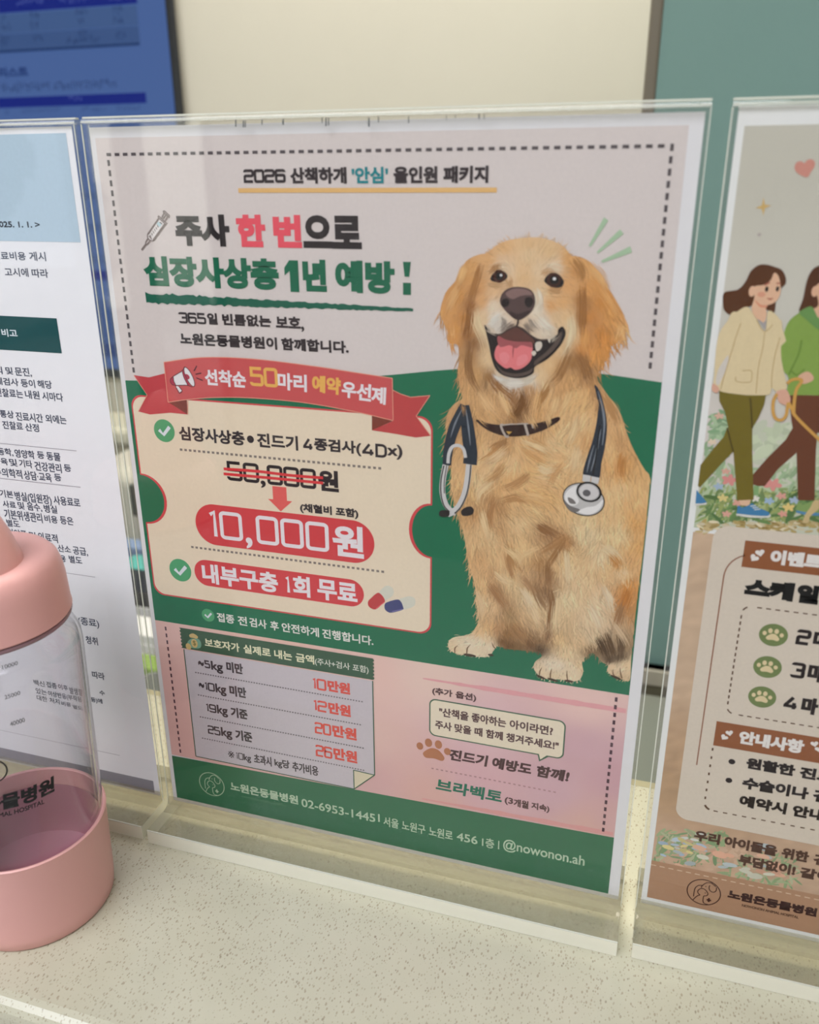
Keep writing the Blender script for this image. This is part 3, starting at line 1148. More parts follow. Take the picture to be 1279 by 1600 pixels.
for (a, b) in (((185, 60), (1150, 215)), ((180, 632), (1088, 800))):
    p, q = z6(*a), z6(*b)
    n = 26
    up, dn = [], []
    for i in range(n + 1):
        t = i / n
        x, z = p[0] + (q[0] - p[0]) * t, p[1] + (q[1] - p[1]) * t
        wv = (0.35 + 0.75 * min(1, t * 2.5)) * rng.uniform(.75, 1.2)
        up.append((min(x, XR - .2), z + wv)); dn.append((min(x, XR - .2), z - wv))
    br.append(up + dn[::-1])
flat('brush_line', br[:1], inkm(206, 150, 152), P, 3)
flat('brush_line', br[1:], inkm(200, 146, 142), P, 3)
# dashed border
bd = dashes((6.0, 288.0), (201.2, 288.0), 3.42, 1.95, 1.0)
bd += dashes((201.6, 288.6), (201.6, 219.5), 3.42, 2.0, 1.0)
bd += dashes((6.5, 286.2), (6.5, 207), 3.42, 2.0, 1.0)
flat('dashed_border', bd, inkm(84, 78, 80), P, 3)
flat('dashed_border', dashes((201.3, 96.8), (201.3, 33), 3.42, 1.9, 1.0), inkm(80, 60, 68), P, 4)
flat('dashed_border', dashes((7.0, 96), (7.0, 27.5), 3.42, 1.9, 0.8), inkm(80, 60, 68), P, 4)

# ---- headings
row('title', z2, [(545, 131), (1195, 126)], [(545, 186), (1195, 183)], [('2026', 385, 525, (.06, .92))], DARK, P, 4, dwf=.46)
row('title', z2, [(545, 131), (1195, 126)], [(545, 186), (1195, 183)], [('산책하개', 541, 728), ('올인원', 884, 1031), ('패키지', 1050, 1200)], DARK, P, 4, bold=.26)
row('title', z2, [(545, 131), (1195, 126)], [(545, 186), (1195, 183)], [("'안심'", 745, 866)], inkm(38, 122, 128), P, 4, bold=.22)
a, b = z2(368, 208), z2(1228, 203)
flat('title_underline', [[(a[0], a[1] - .75), (b[0], a[1] - .75), (b[0], a[1] + .75), (a[0], a[1] + .75)]], inkm(206, 166, 108), P, 4)
HT, HB = [(165, 288), (770, 290)], [(190, 394), (775, 402)]
row('headline', z2, HT, HB, [('주사', 158, 338), ('으로', 583, 778)], inkm(52, 48, 49), P, 4, bold=.68)
row('headline', z2, HT, HB, [('한', 362, 458), ('번', 484, 578)], CORAL, P, 4, bold=.66)
HT, HB = [(70, 424), (855, 445)], [(90, 525), (880, 555)]
row('headline', z2, HT, HB, [('심장사상충', 55, 502), ('년', 582, 661), ('예방', 690, 888)], GREEN, P, 4, bold=.66)
a, b = z2(530, 545), z2(566, 441)
w_ = b[0] - a[0]
flat('headline', [[(b[0] - 3.4, a[1]), (b[0], a[1]), (b[0], b[1]), (b[0] - 3.4, b[1]), (a[0] - .6, b[1] - 2.6), (a[0] - .6, b[1] - 5.2), (b[0] - 3.4, b[1] - 3.6)]], GREEN, P, 4)
a, b = z2(916, 555), z2(942, 446)
flat('headline', [[(a[0] + .6, a[1] + 6), (b[0] - .6, a[1] + 6), (b[0], b[1]), (a[0], b[1])], [(a[0], a[1]), (b[0], a[1]), (b[0], a[1] + 4), (a[0], a[1] + 4)]], GREEN, P, 4)
up, dn = [], []
for i in range(90):
    t = i / 89
    x, z = z2(60 + 890 * t, 566 + 40 * t)
    hw = (1.9 - 1.35 * t) * (0.75 + 0.5 * rng.random())
    up.append((x, z + hw)); dn.append((x + rng.uniform(-.25, .25), z - (1.9 - 1.35 * t) * (0.7 + 0.55 * rng.random())))
flat('brush_underline', [up + dn[::-1]], inkm(30, 92, 74), P, 4)
row('subtitle', z3, [(205, 147)], [(205, 191)], [('365', 203, 312)], DARK, P, 4, dwf=.38)
row('subtitle', z3, [(337, 148), (680, 169)], [(337, 197), (680, 213)], [('일', 317, 358), ('빈틈없는', 377, 572), ('보호', 591, 690)], DARK, P, 4, bold=.22)
text('subtitle', ',', z3(693, 226), z3(704, 205), DARK, P, 4, bold=.12)
row('subtitle', z3, [(215, 228), (840, 262)], [(215, 277), (840, 311)], [('노원온동물병원이', 209, 596), ('함께합니다.', 613, 882)], DARK, P, 4, bold=.22)


# ---- syringe drawing
sg = crop(210, 310, 15.99)
SY = inkm(122, 110, 106)
sy = flat('syringe_drawing', [tr(sg, [(630, 490), (770, 620), (470, 1060), (410, 1040), (335, 950), (335, 900)])], inkm(214, 208, 205), P, 4)
flat('liquid', [tr(sg, [(600, 575), (690, 640), (640, 720), (560, 640)])], inkm(170, 192, 196), sy, 5)
L = [[(625, 490), (335, 905), (335, 955), (345, 1000), (295, 1080), (280, 1150), (185, 1285)], [(775, 620), (470, 1060), (405, 1045), (335, 1140), (285, 1155)], [(600, 440), (605, 480), (800, 660), (822, 630), (615, 440), (600, 440)],
     [(725, 320), (760, 312), (885, 430), (880, 480), (845, 440), (740, 350), (725, 320)], [(745, 370), (690, 480)], [(800, 410), (725, 510)], [(845, 445), (775, 560)], [(375, 935), (440, 1020)], [(345, 1000), (400, 1050)], [(700, 640), (640, 590)]]
L += [[(580 - 36 * i, 660 + 50 * i), (605 - 36 * i, 745 + 50 * i - 20)] for i in range(6)]
flat('outline', [ribbon(tr(sg, l), .32 if i > 9 else .42, sm=False) for i, l in enumerate(L)] + [ribbon(tr(sg, [(290, 1150), (188, 1285)]), .6, sm=False), ribbon(tr(sg, [(770, 640), (480, 1045)]), .75, sm=False), ribbon(tr(sg, [(610, 510), (350, 890)]), .65, sm=False)], SY, sy, 6)

# three green strokes beside the ear
fl = [[(970, 62), (992, 78), (905, 208), (893, 205)], [(1050, 122), (1068, 145), (940, 243), (933, 235)], [(1100, 207), (1110, 238), (962, 290), (957, 278)]]
for q in fl:
    flat('green_stroke', [tr(dg, q)], inkm(154, 178, 148), P, 4)

# ---- ticket panel with the prices
xl_, xr_ = z4(62, 300)[0] - 1.0, z4(1215, 430)[0]
zt1, zb1 = z4(1160, 25)[1], z4(640, 815)[1]
cy1 = z4(60, 355)[1]; ry1 = (z4(62, 262)[1] - z4(88, 452)[1]) / 2
cy2 = z4(1215, 487)[1]; ry2 = (z4(1215, 383)[1] - z4(1215, 590)[1]) / 2
cx1 = xl_ + 0.0
nl = z4(145, 360)[0] - xl_
nr = xr_ - z4(1135, 480)[0]


def ticket(d):
    x0, x1, y0, y1 = xl_ + d, xr_ - d, zb1 + d, zt1 - d
    r_ = 5.0
    o = [(x1 - r_ + r_ * math.cos(math.radians(a)), y1 - r_ + r_ * math.sin(math.radians(a))) for a in range(0, 91, 10)]
    o += [(x0 + r_ - r_ * math.sin(math.radians(a)), y1 - r_ + r_ * math.cos(math.radians(a))) for a in range(0, 91, 10)]
    o += [(x0 + (nl + d) * math.cos(math.radians(a)), cy1 + (ry1 + d) * math.sin(math.radians(a))) for a in range(90, -91, -10)]
    o += [(x0 + r_ - r_ * math.cos(math.radians(a)), y0 + r_ - r_ * math.sin(math.radians(a))) for a in range(0, 91, 10)]
    o += [(x1 - r_ + r_ * math.sin(math.radians(a)), y0 + r_ - r_ * math.cos(math.radians(a))) for a in range(0, 91, 10)]
    o += [(x1 - (nr + d) * math.cos(math.radians(a)), cy2 - (ry2 + d) * math.sin(math.radians(a))) for a in range(90, -91, -10)]
    return o


tk = flat('ticket_panel', [ticket(0.0)], inkm(192, 72, 76), P, 3)
flat('cream_face', [ticket(0.62)], inkm(212, 197, 174), tk, 4)


def check(x, y, rx, f, par, k):
    c = f(x, y)
    e = f(x + rx, y)
    r_ = e[0] - c[0]
    b_ = flat('check_mark', [ell(c[0], c[1], r_, r_)], inkm(78, 148, 104), par, k)
    flat('tick', [ribbon([(c[0] - .5 * r_, c[1] + .05 * r_), (c[0] - .1 * r_, c[1] - .35 * r_), (c[0] + .55 * r_, c[1] + .38 * r_)], .30 * r_, sm=False)], inkm(220, 224, 230), b_, k + 1)
    return b_


check(146, 84, 41, z4, P, 5)
check(210, 641, 43, z4, P, 5)
check(321, 821, 25, z4, P, 5)
IT, IB = [(235, 68), (1000, 132)], [(235, 124), (1000, 192)]
row('item_line', z4, IT, IB, [('심장사상충', 205, 467), ('진드기', 517, 680), ('종검사(', 744, 932), ('x)', 1036, 1097)], DARK, P, 5, bold=.24)
row('item_line', z4, IT, IB, [('4', 700, 742, (.06, .95)), ('4D', 936, 1035, (.04, .95))], DARK, P, 5, dwf=.5)
c = z4(490, 118)
flat('item_line', [ell(c[0], c[1], 1.5, 1.5, 20)], DARK, P, 5)
a, b = z4(208, 157), z4(1027, 238)
DOT = inkm(122, 112, 106)
flat('dotted_rule', dashes((a[0], (a[1] + b[1]) / 2), (b[0], (a[1] + b[1]) / 2), 2.05, 1.15, .95), DOT, P, 5)
OP = inkm(50, 44, 46)
row('old_price', z4, [(420, 207), (700, 232)], [(420, 284), (700, 312)], [('50', 395, 524), ('000', 556, 752)], OP, P, 5, dwf=.66)
row('old_price', z4, [(800, 242)], [(800, 326)], [('원', 760, 842)], OP, P, 5, bold=.42)
text('old_price', ',', z4(532, 311), z4(550, 284), OP, P, 5, bold=.22)
flat('strike_line', [ribbon(tr(z4, [(383, 236), (520, 246), (650, 262), (780, 272)]), 1.15), ribbon(tr(z4, [(383, 256), (520, 268), (650, 280), (780, 293)]), 1.15)], inkm(198, 62, 66), P, 6)
c = z4(608, 357)
flat('down_arrow', [[(c[0] - 3.0, c[1] + 5.2), (c[0] + 3.0, c[1] + 5.2), (c[0] + 3.0, c[1] - .4), (c[0] + 5.2, c[1] - .4), (c[0], c[1] - 5.2), (c[0] - 5.2, c[1] - .4), (c[0] - 3.0, c[1] - .4)]], inkm(205, 92, 88), P, 5)
row('note', z4, [(700, 374), (910, 395)], [(700, 412), (910, 438)], [('(채혈비', 688, 815), ('포함)', 830, 921)], DARK, P, 6, bold=.2)
x0, x1 = z4(270, 440)[0], z4(985, 545)[0]
y1_, y0_ = z4(330, 377)[1], z4(330, 538)[1]
flat('price_pill', [rrect(x0, x1, y0_, y1_, (y1_ - y0_) / 2 - .05, 14)], RED, P, 5)
row('new_price', z4, [(340, 400), (760, 450)], [(340, 510), (760, 566)], [('10', 325, 458), ('000', 513, 803)], WHITE, P, 6, dwf=.80)
row('new_price', z4, [(880, 463)], [(880, 588)], [('원', 818, 942)], WHITE, P, 6, bold=.5)
text('new_price', ',', z4(474, 552), z4(497, 512), WHITE, P, 6, bold=.35)
a, b = z4(253, 547), z4(1035, 650)
flat('dotted_rule', dashes((a[0], (a[1] + b[1]) / 2), (b[0], (a[1] + b[1]) / 2), 2.05, 1.15, .95), DOT, P, 5)
x0, x1 = z4(267, 648)[0], z4(943, 745)[0]
y1_, y0_ = z4(310, 600)[1], z4(310, 702)[1]
flat('free_pill', [rrect(x0, x1, y0_, y1_, (y1_ - y0_) / 2 - .05, 14)], RED, P, 5)
FT_, FB_ = [(330, 616), (870, 690)], [(330, 696), (870, 770)]
row('free_line', z4, FT_, FB_, [('내부구충', 297, 600), ('회', 660, 728), ('무료', 757, 917)], WHITE, P, 6, bold=.36)
row('free_line', z4, FT_, FB_, [('1', 629, 647, (.05, .93))], WHITE, P, 6, dwf=.62)
cp = crop(560, 890, 10.658)
for nm, body, dark, cc, hl in (('red_capsule', [(165, 520), (200, 480), (320, 382), (400, 430), (443, 515), (420, 545), (320, 640), (260, 658), (190, 625), (160, 575)], None, (176, 66, 68), [(290, 645), (435, 535)]),
                               ('blue_capsule', [(440, 570), (500, 530), (655, 492), (715, 540), (745, 620), (735, 665), (560, 712), (490, 700), (440, 650)], None, (68, 72, 112), [(560, 695), (735, 655)])):
    if nm == 'red_capsule':
        clear = [(340, 380), (420, 290), (490, 262), (560, 295), (590, 370), (560, 440), (460, 500), (443, 515), (400, 430)]
    else:
        clear = [(680, 490), (790, 450), (860, 440), (930, 470), (948, 540), (915, 610), (770, 660), (745, 640), (715, 540)]
    q = flat(nm, [smooth_pts(tr(cp, body), 4)], inkm(*cc), P, 6)
    flat('clear_half', [smooth_pts(tr(cp, clear), 4)], inkm(194, 192, 178), q, 5)
    flat('highlight', [ribbon(tr(cp, hl), .35, sm=False)], inkm(min(cc[0] + 50, 230), cc[1] + 40, cc[2] + 45), q, 7)
NOTE = inkm(206, 206, 198)
row('advice_line', z5, [(395, 60), (1190, 181)], [(395, 110), (1190, 230)], [('접종', 378, 471), ('전', 490, 540), ('검사', 553, 646), ('후', 665, 711), ('안전하게', 727, 928), ('진행합니다.', 946, 1222)], NOTE, P, 5, bold=.12)

# ---- ribbon banner
rb = flat('ribbon_banner', [smooth_pts(tr(z3, [(145, 347), (300, 328), (500, 334), (750, 364), (900, 387), (1057, 411)]), 8, False) + smooth_pts(tr(z3, [(1060, 580), (900, 543), (700, 508), (500, 490), (350, 488), (240, 496), (162, 507)]), 8, False)], inkm(184, 82, 82), P, 8)
flat('tail', [tr(z3, [(25, 399), (85, 408), (148, 392), (162, 507), (240, 556), (170, 549), (90, 556), (43, 544), (78, 478)])], inkm(178, 72, 76), rb, 6)
flat('tail', [tr(z3, [(1058, 458), (1090, 474), (1130, 487), (1207, 480), (1152, 562), (1210, 641), (1150, 648), (1060, 632), (975, 619), (1060, 581)])], inkm(174, 70, 70), rb, 6)
flat('fold', [tr(z3, [(162, 507), (236, 497), (240, 556)])], inkm(118, 66, 58), rb, 7)
flat('fold', [tr(z3, [(975, 560), (1060, 580), (975, 619)])], inkm(118, 62, 52), rb, 7)
ol = [smooth_pts(tr(z3, [(145, 347), (300, 328), (500, 334), (750, 364), (900, 387), (1057, 411)]), 8, False), tr(z3, [(1057, 411), (1060, 580)]), smooth_pts(tr(z3, [(1060, 580), (900, 543), (700, 508), (500, 490), (350, 488), (240, 496), (162, 507)]), 8, False), tr(z3, [(162, 507), (145, 347)]),
      tr(z3, [(25, 399), (78, 478), (43, 544)]), tr(z3, [(1207, 480), (1152, 562), (1210, 641)]), tr(z3, [(240, 500), (240, 556)]), tr(z3, [(1058, 458), (1090, 474), (1130, 487), (1207, 480)])]
flat('outline', [ribbon(l, .28, sm=False) for l in ol], inkm(214, 150, 130), rb, 9)
YEL = inkm(232, 180, 96)
text('wording', '선착순', z3(312, 439), z3(470, 384), WHITE, rb, 9, bold=.24, rot=-.01)
text('wording', '50', z3(490, 441), z3(597, 371), YEL, rb, 9, dwf=.6)
text('wording', '마리', z3(600, 457), z3(714, 396), WHITE, rb, 9, bold=.24, rot=-.03)
text('wording', '예약', z3(738, 468), z3(850, 407), YEL, rb, 9, bold=.3, rot=-.05)
text('wording', '우', z3(856, 488), z3(912, 428), WHITE, rb, 9, bold=.24, rot=-.05)
text('wording', '선', z3(915, 499), z3(972, 434), WHITE, rb, 9, bold=.24, rot=-.06)
text('wording', '제', z3(974, 512), z3(1031, 447), WHITE, rb, 9, bold=.24, rot=-.06)
mg = crop(255, 560, 15.99)
mgo = flat('megaphone', [tr(mg, [(265, 455), (480, 320), (520, 450), (610, 655), (330, 665), (280, 560)]), ell(*mg(665, 455), *(1.35, 3.85), 28, .42), tr(mg, [(325, 685), (390, 690), (475, 805), (420, 845)])], inkm(208, 205, 206), rb, 10)
flat('mouthpiece', [smooth_pts(tr(mg, [(560, 395), (610, 390), (665, 440), (665, 500), (620, 520), (585, 470)]), 4), tr(mg, [(500, 300), (530, 290), (560, 420), (670, 670), (630, 660), (530, 480)]), smooth_pts(tr(mg, [(250, 470), (195, 530), (215, 620), (300, 655), (270, 560)]), 4)], inkm(160, 52, 72), rb, 11)
OUT = inkm(82, 40, 50)
ml_ = [[(545, 200), (480, 310), (270, 440), (190, 530), (215, 625), (310, 665), (610, 665), (740, 715)], [(265, 455), (280, 560), (330, 665)], [(490, 320), (525, 460), (620, 650)], [(320, 680), (400, 845), (430, 855), (485, 805), (400, 690)]]
flat('outline', [ribbon(tr(mg, l), .26) for l in ml_] + loop_ribbon(ell(*mg(665, 455), *(1.4, 3.95), 28, .42), .26) + [ribbon(tr(mg, l), .42, sm=False) for l in ([(780, 310), (850, 180)], [(820, 390), (965, 360)], [(840, 480), (1000, 545)])], OUT, rb, 12)

# ---- price sheet
q = [z5(x, y) for x, y in ((202, 258), (262, 835), (1118, 1008), (1228, 935), (1218, 425))]
x0, x1 = (q[0][0] + q[1][0]) / 2, (q[3][0] + q[4][0]) / 2
zt_, zb2 = (q[0][1] + q[4][1]) / 2, (q[1][1] + q[2][1]) / 2
xf, zfo = q[2][0], q[3][1]
ps = flat('price_sheet', [[(x0, zb2), (xf, zb2), (x1, zfo), (x1, zt_), (x0, zt_)]], inkm(182, 174, 178), P, 4)
flat('folded_corner', [[(xf, zb2), (x1, zfo), (xf, zfo + .4)]], inkm(196, 186, 160), ps, 5)
FR = inkm(62, 92, 74)
flat('outline', [ribbon(l, .45, sm=False) for l in ([(x0, zt_), (x0, zb2)], [(x0, zb2), (xf, zb2)], [(xf, zb2), (x1, zfo)], [(x1, zfo), (x1, zt_)], [(xf, zb2), (xf, zfo + .4)], [(xf, zfo + .4), (x1, zfo)])], FR, ps, 6)
ha, hb = z5(180, 140), z5(1225, 425)
ht = (z5(180, 140)[1] + z5(1222, 305)[1]) / 2
hbz = (z5(190, 250)[1] + z5(1225, 420)[1]) / 2
hx0, hx1 = z5(183, 190)[0], z5(1223, 360)[0]
pl = [(hx0 + .3, ht)]
n = 12
pl += [(hx1 + (.35 if i % 2 else -.35), ht + (hbz - ht) * i / n) for i in range(n + 1)]
pl += [(hx0 + (.35 if i % 2 else -.35), hbz + (ht - hbz) * i / n) for i in range(n + 1)]
hd = flat('sheet_header', [pl], inkm(62, 88, 70), ps, 7)
HC = inkm(216, 212, 180)
row('header_text', z5, [(330, 203), (880, 280)], [(330, 249), (880, 328)], [('보호자가', 312, 500), ('실제로', 521, 668), ('내는', 687, 783), ('금액', 803, 903)], HC, hd, 8, bold=.14)
row('header_text', z5, [(930, 303), (1180, 346)], [(930, 346), (1180, 389)], [('(주사+검사', 907, 1095), ('포함)', 1110, 1196)], inkm(200, 202, 190), hd, 8, bold=.04)
mb = crop(280, 970, 10.658)
mbo = flat('money_bag', [smooth_pts(tr(mb, [(250, 290), (190, 300), (140, 360), (160, 420), (230, 450), (320, 455), (365, 430), (370, 370), (330, 300)]), 5)], inkm(108, 148, 128), hd, 8)
flat('bag_neck', [smooth_pts(tr(mb, [(175, 225), (240, 205), (315, 255), (300, 290), (245, 280), (185, 265)]), 5), ell(*mb(258, 370), 1.6, 2.2, 20), ell(*mb(160, 420), 1.4, 1.6, 16)], inkm(186, 162, 110), mbo, 9)
text('bag_sign', '$', mb(238, 408), mb(280, 325), inkm(120, 116, 72), mbo, 10, bold=.06)
RD = inkm(200, 84, 74)
DK2 = inkm(72, 66, 68)
for tl0, d_, dx, kx, hx, h_, dt, kt, ht_ in (
        ((277, 306, 343, 322), '5', (310, 341), (346, 410), (428, 518), '미만', ((325, 316), (325, 358)), ((352, 319), (395, 388)), ((495, 332), (495, 389))),
        ((281, 308, 461, 440), '10', (311, 366), (370, 428), (445, 536), '미만', ((340, 437), (340, 481)), ((376, 441), (412, 509)), ((515, 461), (515, 518))),
        (None, '19', (318, 374), (378, 436), (452, 543), '기준', ((345, 552), (345, 596)), ((384, 556), (420, 623)), ((500, 575), (500, 629))),
        (None, '25', (328, 396), (400, 460), (477, 568), '기준', ((360, 671), (360, 716)), ((406, 677), (445, 745)), ((520, 696), (520, 751)))):
    if tl0:
        text('weight_row', '~', z5(tl0[0], tl0[2]), z5(tl0[1], tl0[3]), DK2, ps, 6, bold=.22)
    row('weight_row', z5, [dt[0]], [dt[1]], [(d_, *dx)], DK2, ps, 6, dwf=.37)
    row('weight_row', z5, [kt[0]], [kt[1]], [('kg', *kx)], DK2, ps, 6, bold=.2)
    row('weight_row', z5, [ht_[0]], [ht_[1]], [(h_, *hx)], DK2, ps, 6, bold=.24)
for d_, dx, dt, hx, ht_ in (('10', (892, 968), ((930, 415), (930, 476)), (974, 1096), ((1070, 436), (1070, 497))), ('12', (897, 972), ((935, 533), (935, 593)), (978, 1099), ((1075, 556), (1075, 618))),
                            ('20', (905, 994), ((950, 655), (950, 716)), (1000, 1131), ((1108, 681), (1108, 745))), ('26', (910, 1000), ((955, 778), (955, 840)), (1006, 1134), ((1110, 804), (1110, 868)))):
    row('price_row', z5, [dt[0]], [dt[1]], [(d_, *dx)], RD, ps, 6, dwf=.46)
    row('price_row', z5, [ht_[0]], [ht_[1]], [('만원', *hx)], RD, ps, 6, bold=.3)
for a, b in (((260, 380), (1165, 540)), ((275, 503), (1168, 665)), ((285, 620), (1172, 790)), ((297, 735), (1175, 910))):
    a, b = z5(*a), z5(*b)
    zm = (a[1] + b[1]) / 2
    flat('dotted_rule', dashes((a[0], zm), (b[0], zm), 1.25, .7, .6), inkm(110, 104, 106), ps, 6)
row('footnote', z5, [(455, 806)], [(455, 842)], [('※', 438, 471)], DK2, ps, 6, bold=0)
row('footnote', z5, [(500, 815)], [(500, 851)], [('10', 480, 520)], DK2, ps, 6, dwf=.22)
row('footnote', z5, [(528, 821)], [(550, 870)], [('kg', 522, 562)], DK2, ps, 6, bold=.12)
row('footnote', z5, [(600, 832), (900, 876)], [(600, 879), (900, 932)], [('초과시', 577, 672), ('kg당', 688, 770), ('추가비용', 784, 925)], DK2, ps, 6, bold=.14)

# ---- extra option block
BR2 = inkm(88, 66, 66)
row('option_note', z6, [(260, 105), (420, 132)], [(260, 144), (420, 171)], [('(추가', 229, 325), ('옵션)', 340, 438)], BR2, P, 4, bold=.15)
x0, x1 = z6(218, 250)[0], z6(856, 350)[0]
zt_, zb2 = (z6(240, 157)[1] + z6(835, 265)[1]) / 2, (z6(240, 330)[1] + z6(835, 440)[1]) / 2
tl = [z6(735, 415), z6(738, 455), z6(775, 432)]
out = rrect(x0, x1, zb2, zt_, 2.6)
bb = flat('speech_bubble', [rrect(x0 - .3, x1 + .3, zb2 - .3, zt_ + .3, 2.8), [(tl[0][0] - .4, zb2), (tl[1][0] - .1, zb2 - 3.3), (tl[2][0] + .9, zb2)]], inkm(70, 98, 78), P, 4)
flat('bubble_face', [rrect(x0 + .25, x1 - .25, zb2 + .25, zt_ - .25, 2.4), [(tl[0][0] + .1, zb2 + .3), (tl[1][0] + .3, zb2 - 2.3), (tl[2][0] - .1, zb2 + .3)]], inkm(212, 200, 178), bb, 5)
row('wording', z6, [(300, 199), (745, 282)], [(300, 242), (745, 326)], [('"산책을', 262, 402), ('좋아하는', 416, 580), ('아이라면?', 597, 803)], BR2, bb, 6, bold=.15)
row('wording', z6, [(262, 257), (775, 354)], [(262, 296), (775, 398)], [('주사', 243, 322), ('맞을', 335, 415), ('때', 430, 468), ('함께', 484, 565), ('챙겨주세요!"', 581, 830)], BR2, bb, 6, bold=.15)


def paw(c, s, mat, par, k, name='paw_print'):
    pl = [smooth_pts([(c[0] - 1.35 * s, c[1] - .35 * s), (c[0] - .55 * s, c[1] + .45 * s), (c[0] + .1 * s, c[1] + .6 * s), (c[0] + .7 * s, c[1] + .35 * s), (c[0] + 1.3 * s, c[1] - .45 * s), (c[0] + 1.0 * s, c[1] - 1.0 * s), (c[0], c[1] - .85 * s), (c[0] - 1.0 * s, c[1] - .95 * s)], 5)]
    for dx, dy, rx, ry in ((-1.75, .55, .42, .52), (-.68, 1.25, .45, .6), (.55, 1.25, .45, .6), (1.65, .5, .42, .5)):
        pl.append(ell(c[0] + dx * s, c[1] + dy * s, rx * s, ry * s, 20))
    return flat(name, pl, mat, par, k)


paw(z6(237, 412), 3.5, inkm(166, 112, 84), P, 4)
row('option_line', z6, [(345, 397), (760, 479)], [(345, 450), (760, 536)], [('진드기', 312, 492), ('예방도', 514, 702), ('함께!', 724, 880)], inkm(78, 58, 60), P, 4, bold=.27, slant=.12)
a, b = z6(225, 485), z6(825, 605)
flat('dotted_rule', dashes((a[0], (a[1] + b[1]) / 2), (b[0], (a[1] + b[1]) / 2), 2.05, 1.0, .6), inkm(160, 126, 126), P, 4)
row('medicine_name', z6, [(285, 539), (530, 591)], [(285, 599), (530, 651)], [('브라벡토', 248, 562)], inkm(46, 106, 86), P, 4, bold=.26, slant=.1)
row('medicine_note', z6, [(590, 627), (745, 654)], [(590, 662), (745, 694)], [('(3', 573, 613)], BR2, P, 4, bold=.14, squared=False)
row('medicine_note', z6, [(590, 627), (745, 654)], [(590, 662), (745, 694)], [('개월', 616, 687), ('지속)', 700, 786)], BR2, P, 4, bold=.14)

# ---- footer
FT = inkm(166, 186, 160)


e0 = crop(1060, 1360, 12.79)
_ec = np.array(e0(498, 428))
_er = abs(e0(830, 470)[0] - e0(160, 385)[0]) / 2


def _em(pts):
    return [tuple((np.array(e0(x, y)) - _ec) / _er) for x, y in pts]


EM_LINES = [_em(l) for l in ([(295, 510), (310, 400), (330, 340), (375, 300), (420, 288), (478, 290)], [(470, 298), (452, 318), (458, 338)], [(470, 298), (510, 262), (560, 240), (610, 238), (660, 250), (740, 320)],
                             [(620, 290), (605, 340), (620, 390), (660, 420), (705, 425), (745, 395), (755, 330)],
                             [(285, 578), (330, 530), (380, 495), (420, 480), (390, 450), (378, 410), (400, 375), (440, 355), (495, 358), (550, 400), (580, 455), (575, 480), (545, 500), (500, 505), (485, 570), (490, 630), (530, 660), (580, 670)])]
EM_DOTS = _em([(540, 312), (528, 442)])
EM_PLUS = _em([(555, 575), (645, 595), (605, 545), (595, 622)])


def emblem(c, r_, mat, par, k, w, name='clinic_emblem'):
    g = lambda pts: [(c[0] + x * r_, c[1] + y * r_) for x, y in pts]
    o = flat(name, loop_ribbon(ell(c[0], c[1], r_, r_, 56), w), mat, par, k)
    q = g(EM_PLUS)
    flat('emblem_lines', [ribbon(g(l), w * .9, n=4) for l in EM_LINES] + [ribbon(q[:2], w * 1.8, sm=False), ribbon(q[2:], w * 1.8, sm=False)] + [ell(*p, w * .6, w * .6, 10) for p in g(EM_DOTS)], mat, o, k)
    return o


ec = z7(192, 95)
emblem(ec, z7(225, 100)[0] - ec[0], FT, P, 4, .34)
lf = crop(300, 1190, 7.1056)
row('clinic_name', lf, [(470, 228), (1130, 368)], [(470, 322), (1130, 466)], [('노원온동물병원', 428, 1178)], FT, P, 4, bold=.18)
row('clinic_name', lf, [(600, 374), (1020, 480)], [(600, 394), (1020, 500)], [('NOWONON ANIMAL HOSPITAL', 560, 1045)], inkm(98, 138, 108), P, 4, squared=False)
row('phone_number', z7, [(442, 134), (625, 175)], [(442, 156), (625, 197)], [('02-6953-1445', 434, 633)], FT, P, 4, bold=.1, squared=False)
text('separator', '|', z7(641, 196), z7(645, 176), FT, P, 4, bold=.1, squared=False)
row('address', z7, [(668, 182), (830, 221)], [(668, 207), (830, 247)], [('서울', 655, 696), ('노원구', 705, 768), ('노원로', 778, 842)], FT, P, 4, bold=.1)
row('address', z7, [(862, 226)], [(862, 248)], [('456', 853, 909)], FT, P, 4, bold=.1, squared=False)
row('address', z7, [(940, 241)], [(940, 267)], [('1층', 921, 954)], FT, P, 4, bold=.1, squared=False)
text('separator', '|', z7(964, 270), z7(968, 248), FT, P, 4, bold=.1, squared=False)
row('account_name', z7, [(1185, 285)], [(1185, 320)], [('@nowonon.ah', 978, 1198)], FT, P, 4, bold=.1, squared=False)
# ================================================================== the dog on the poster
def D(x, y): return dg(x, y)
def E2(x, y): return dh(x, y)


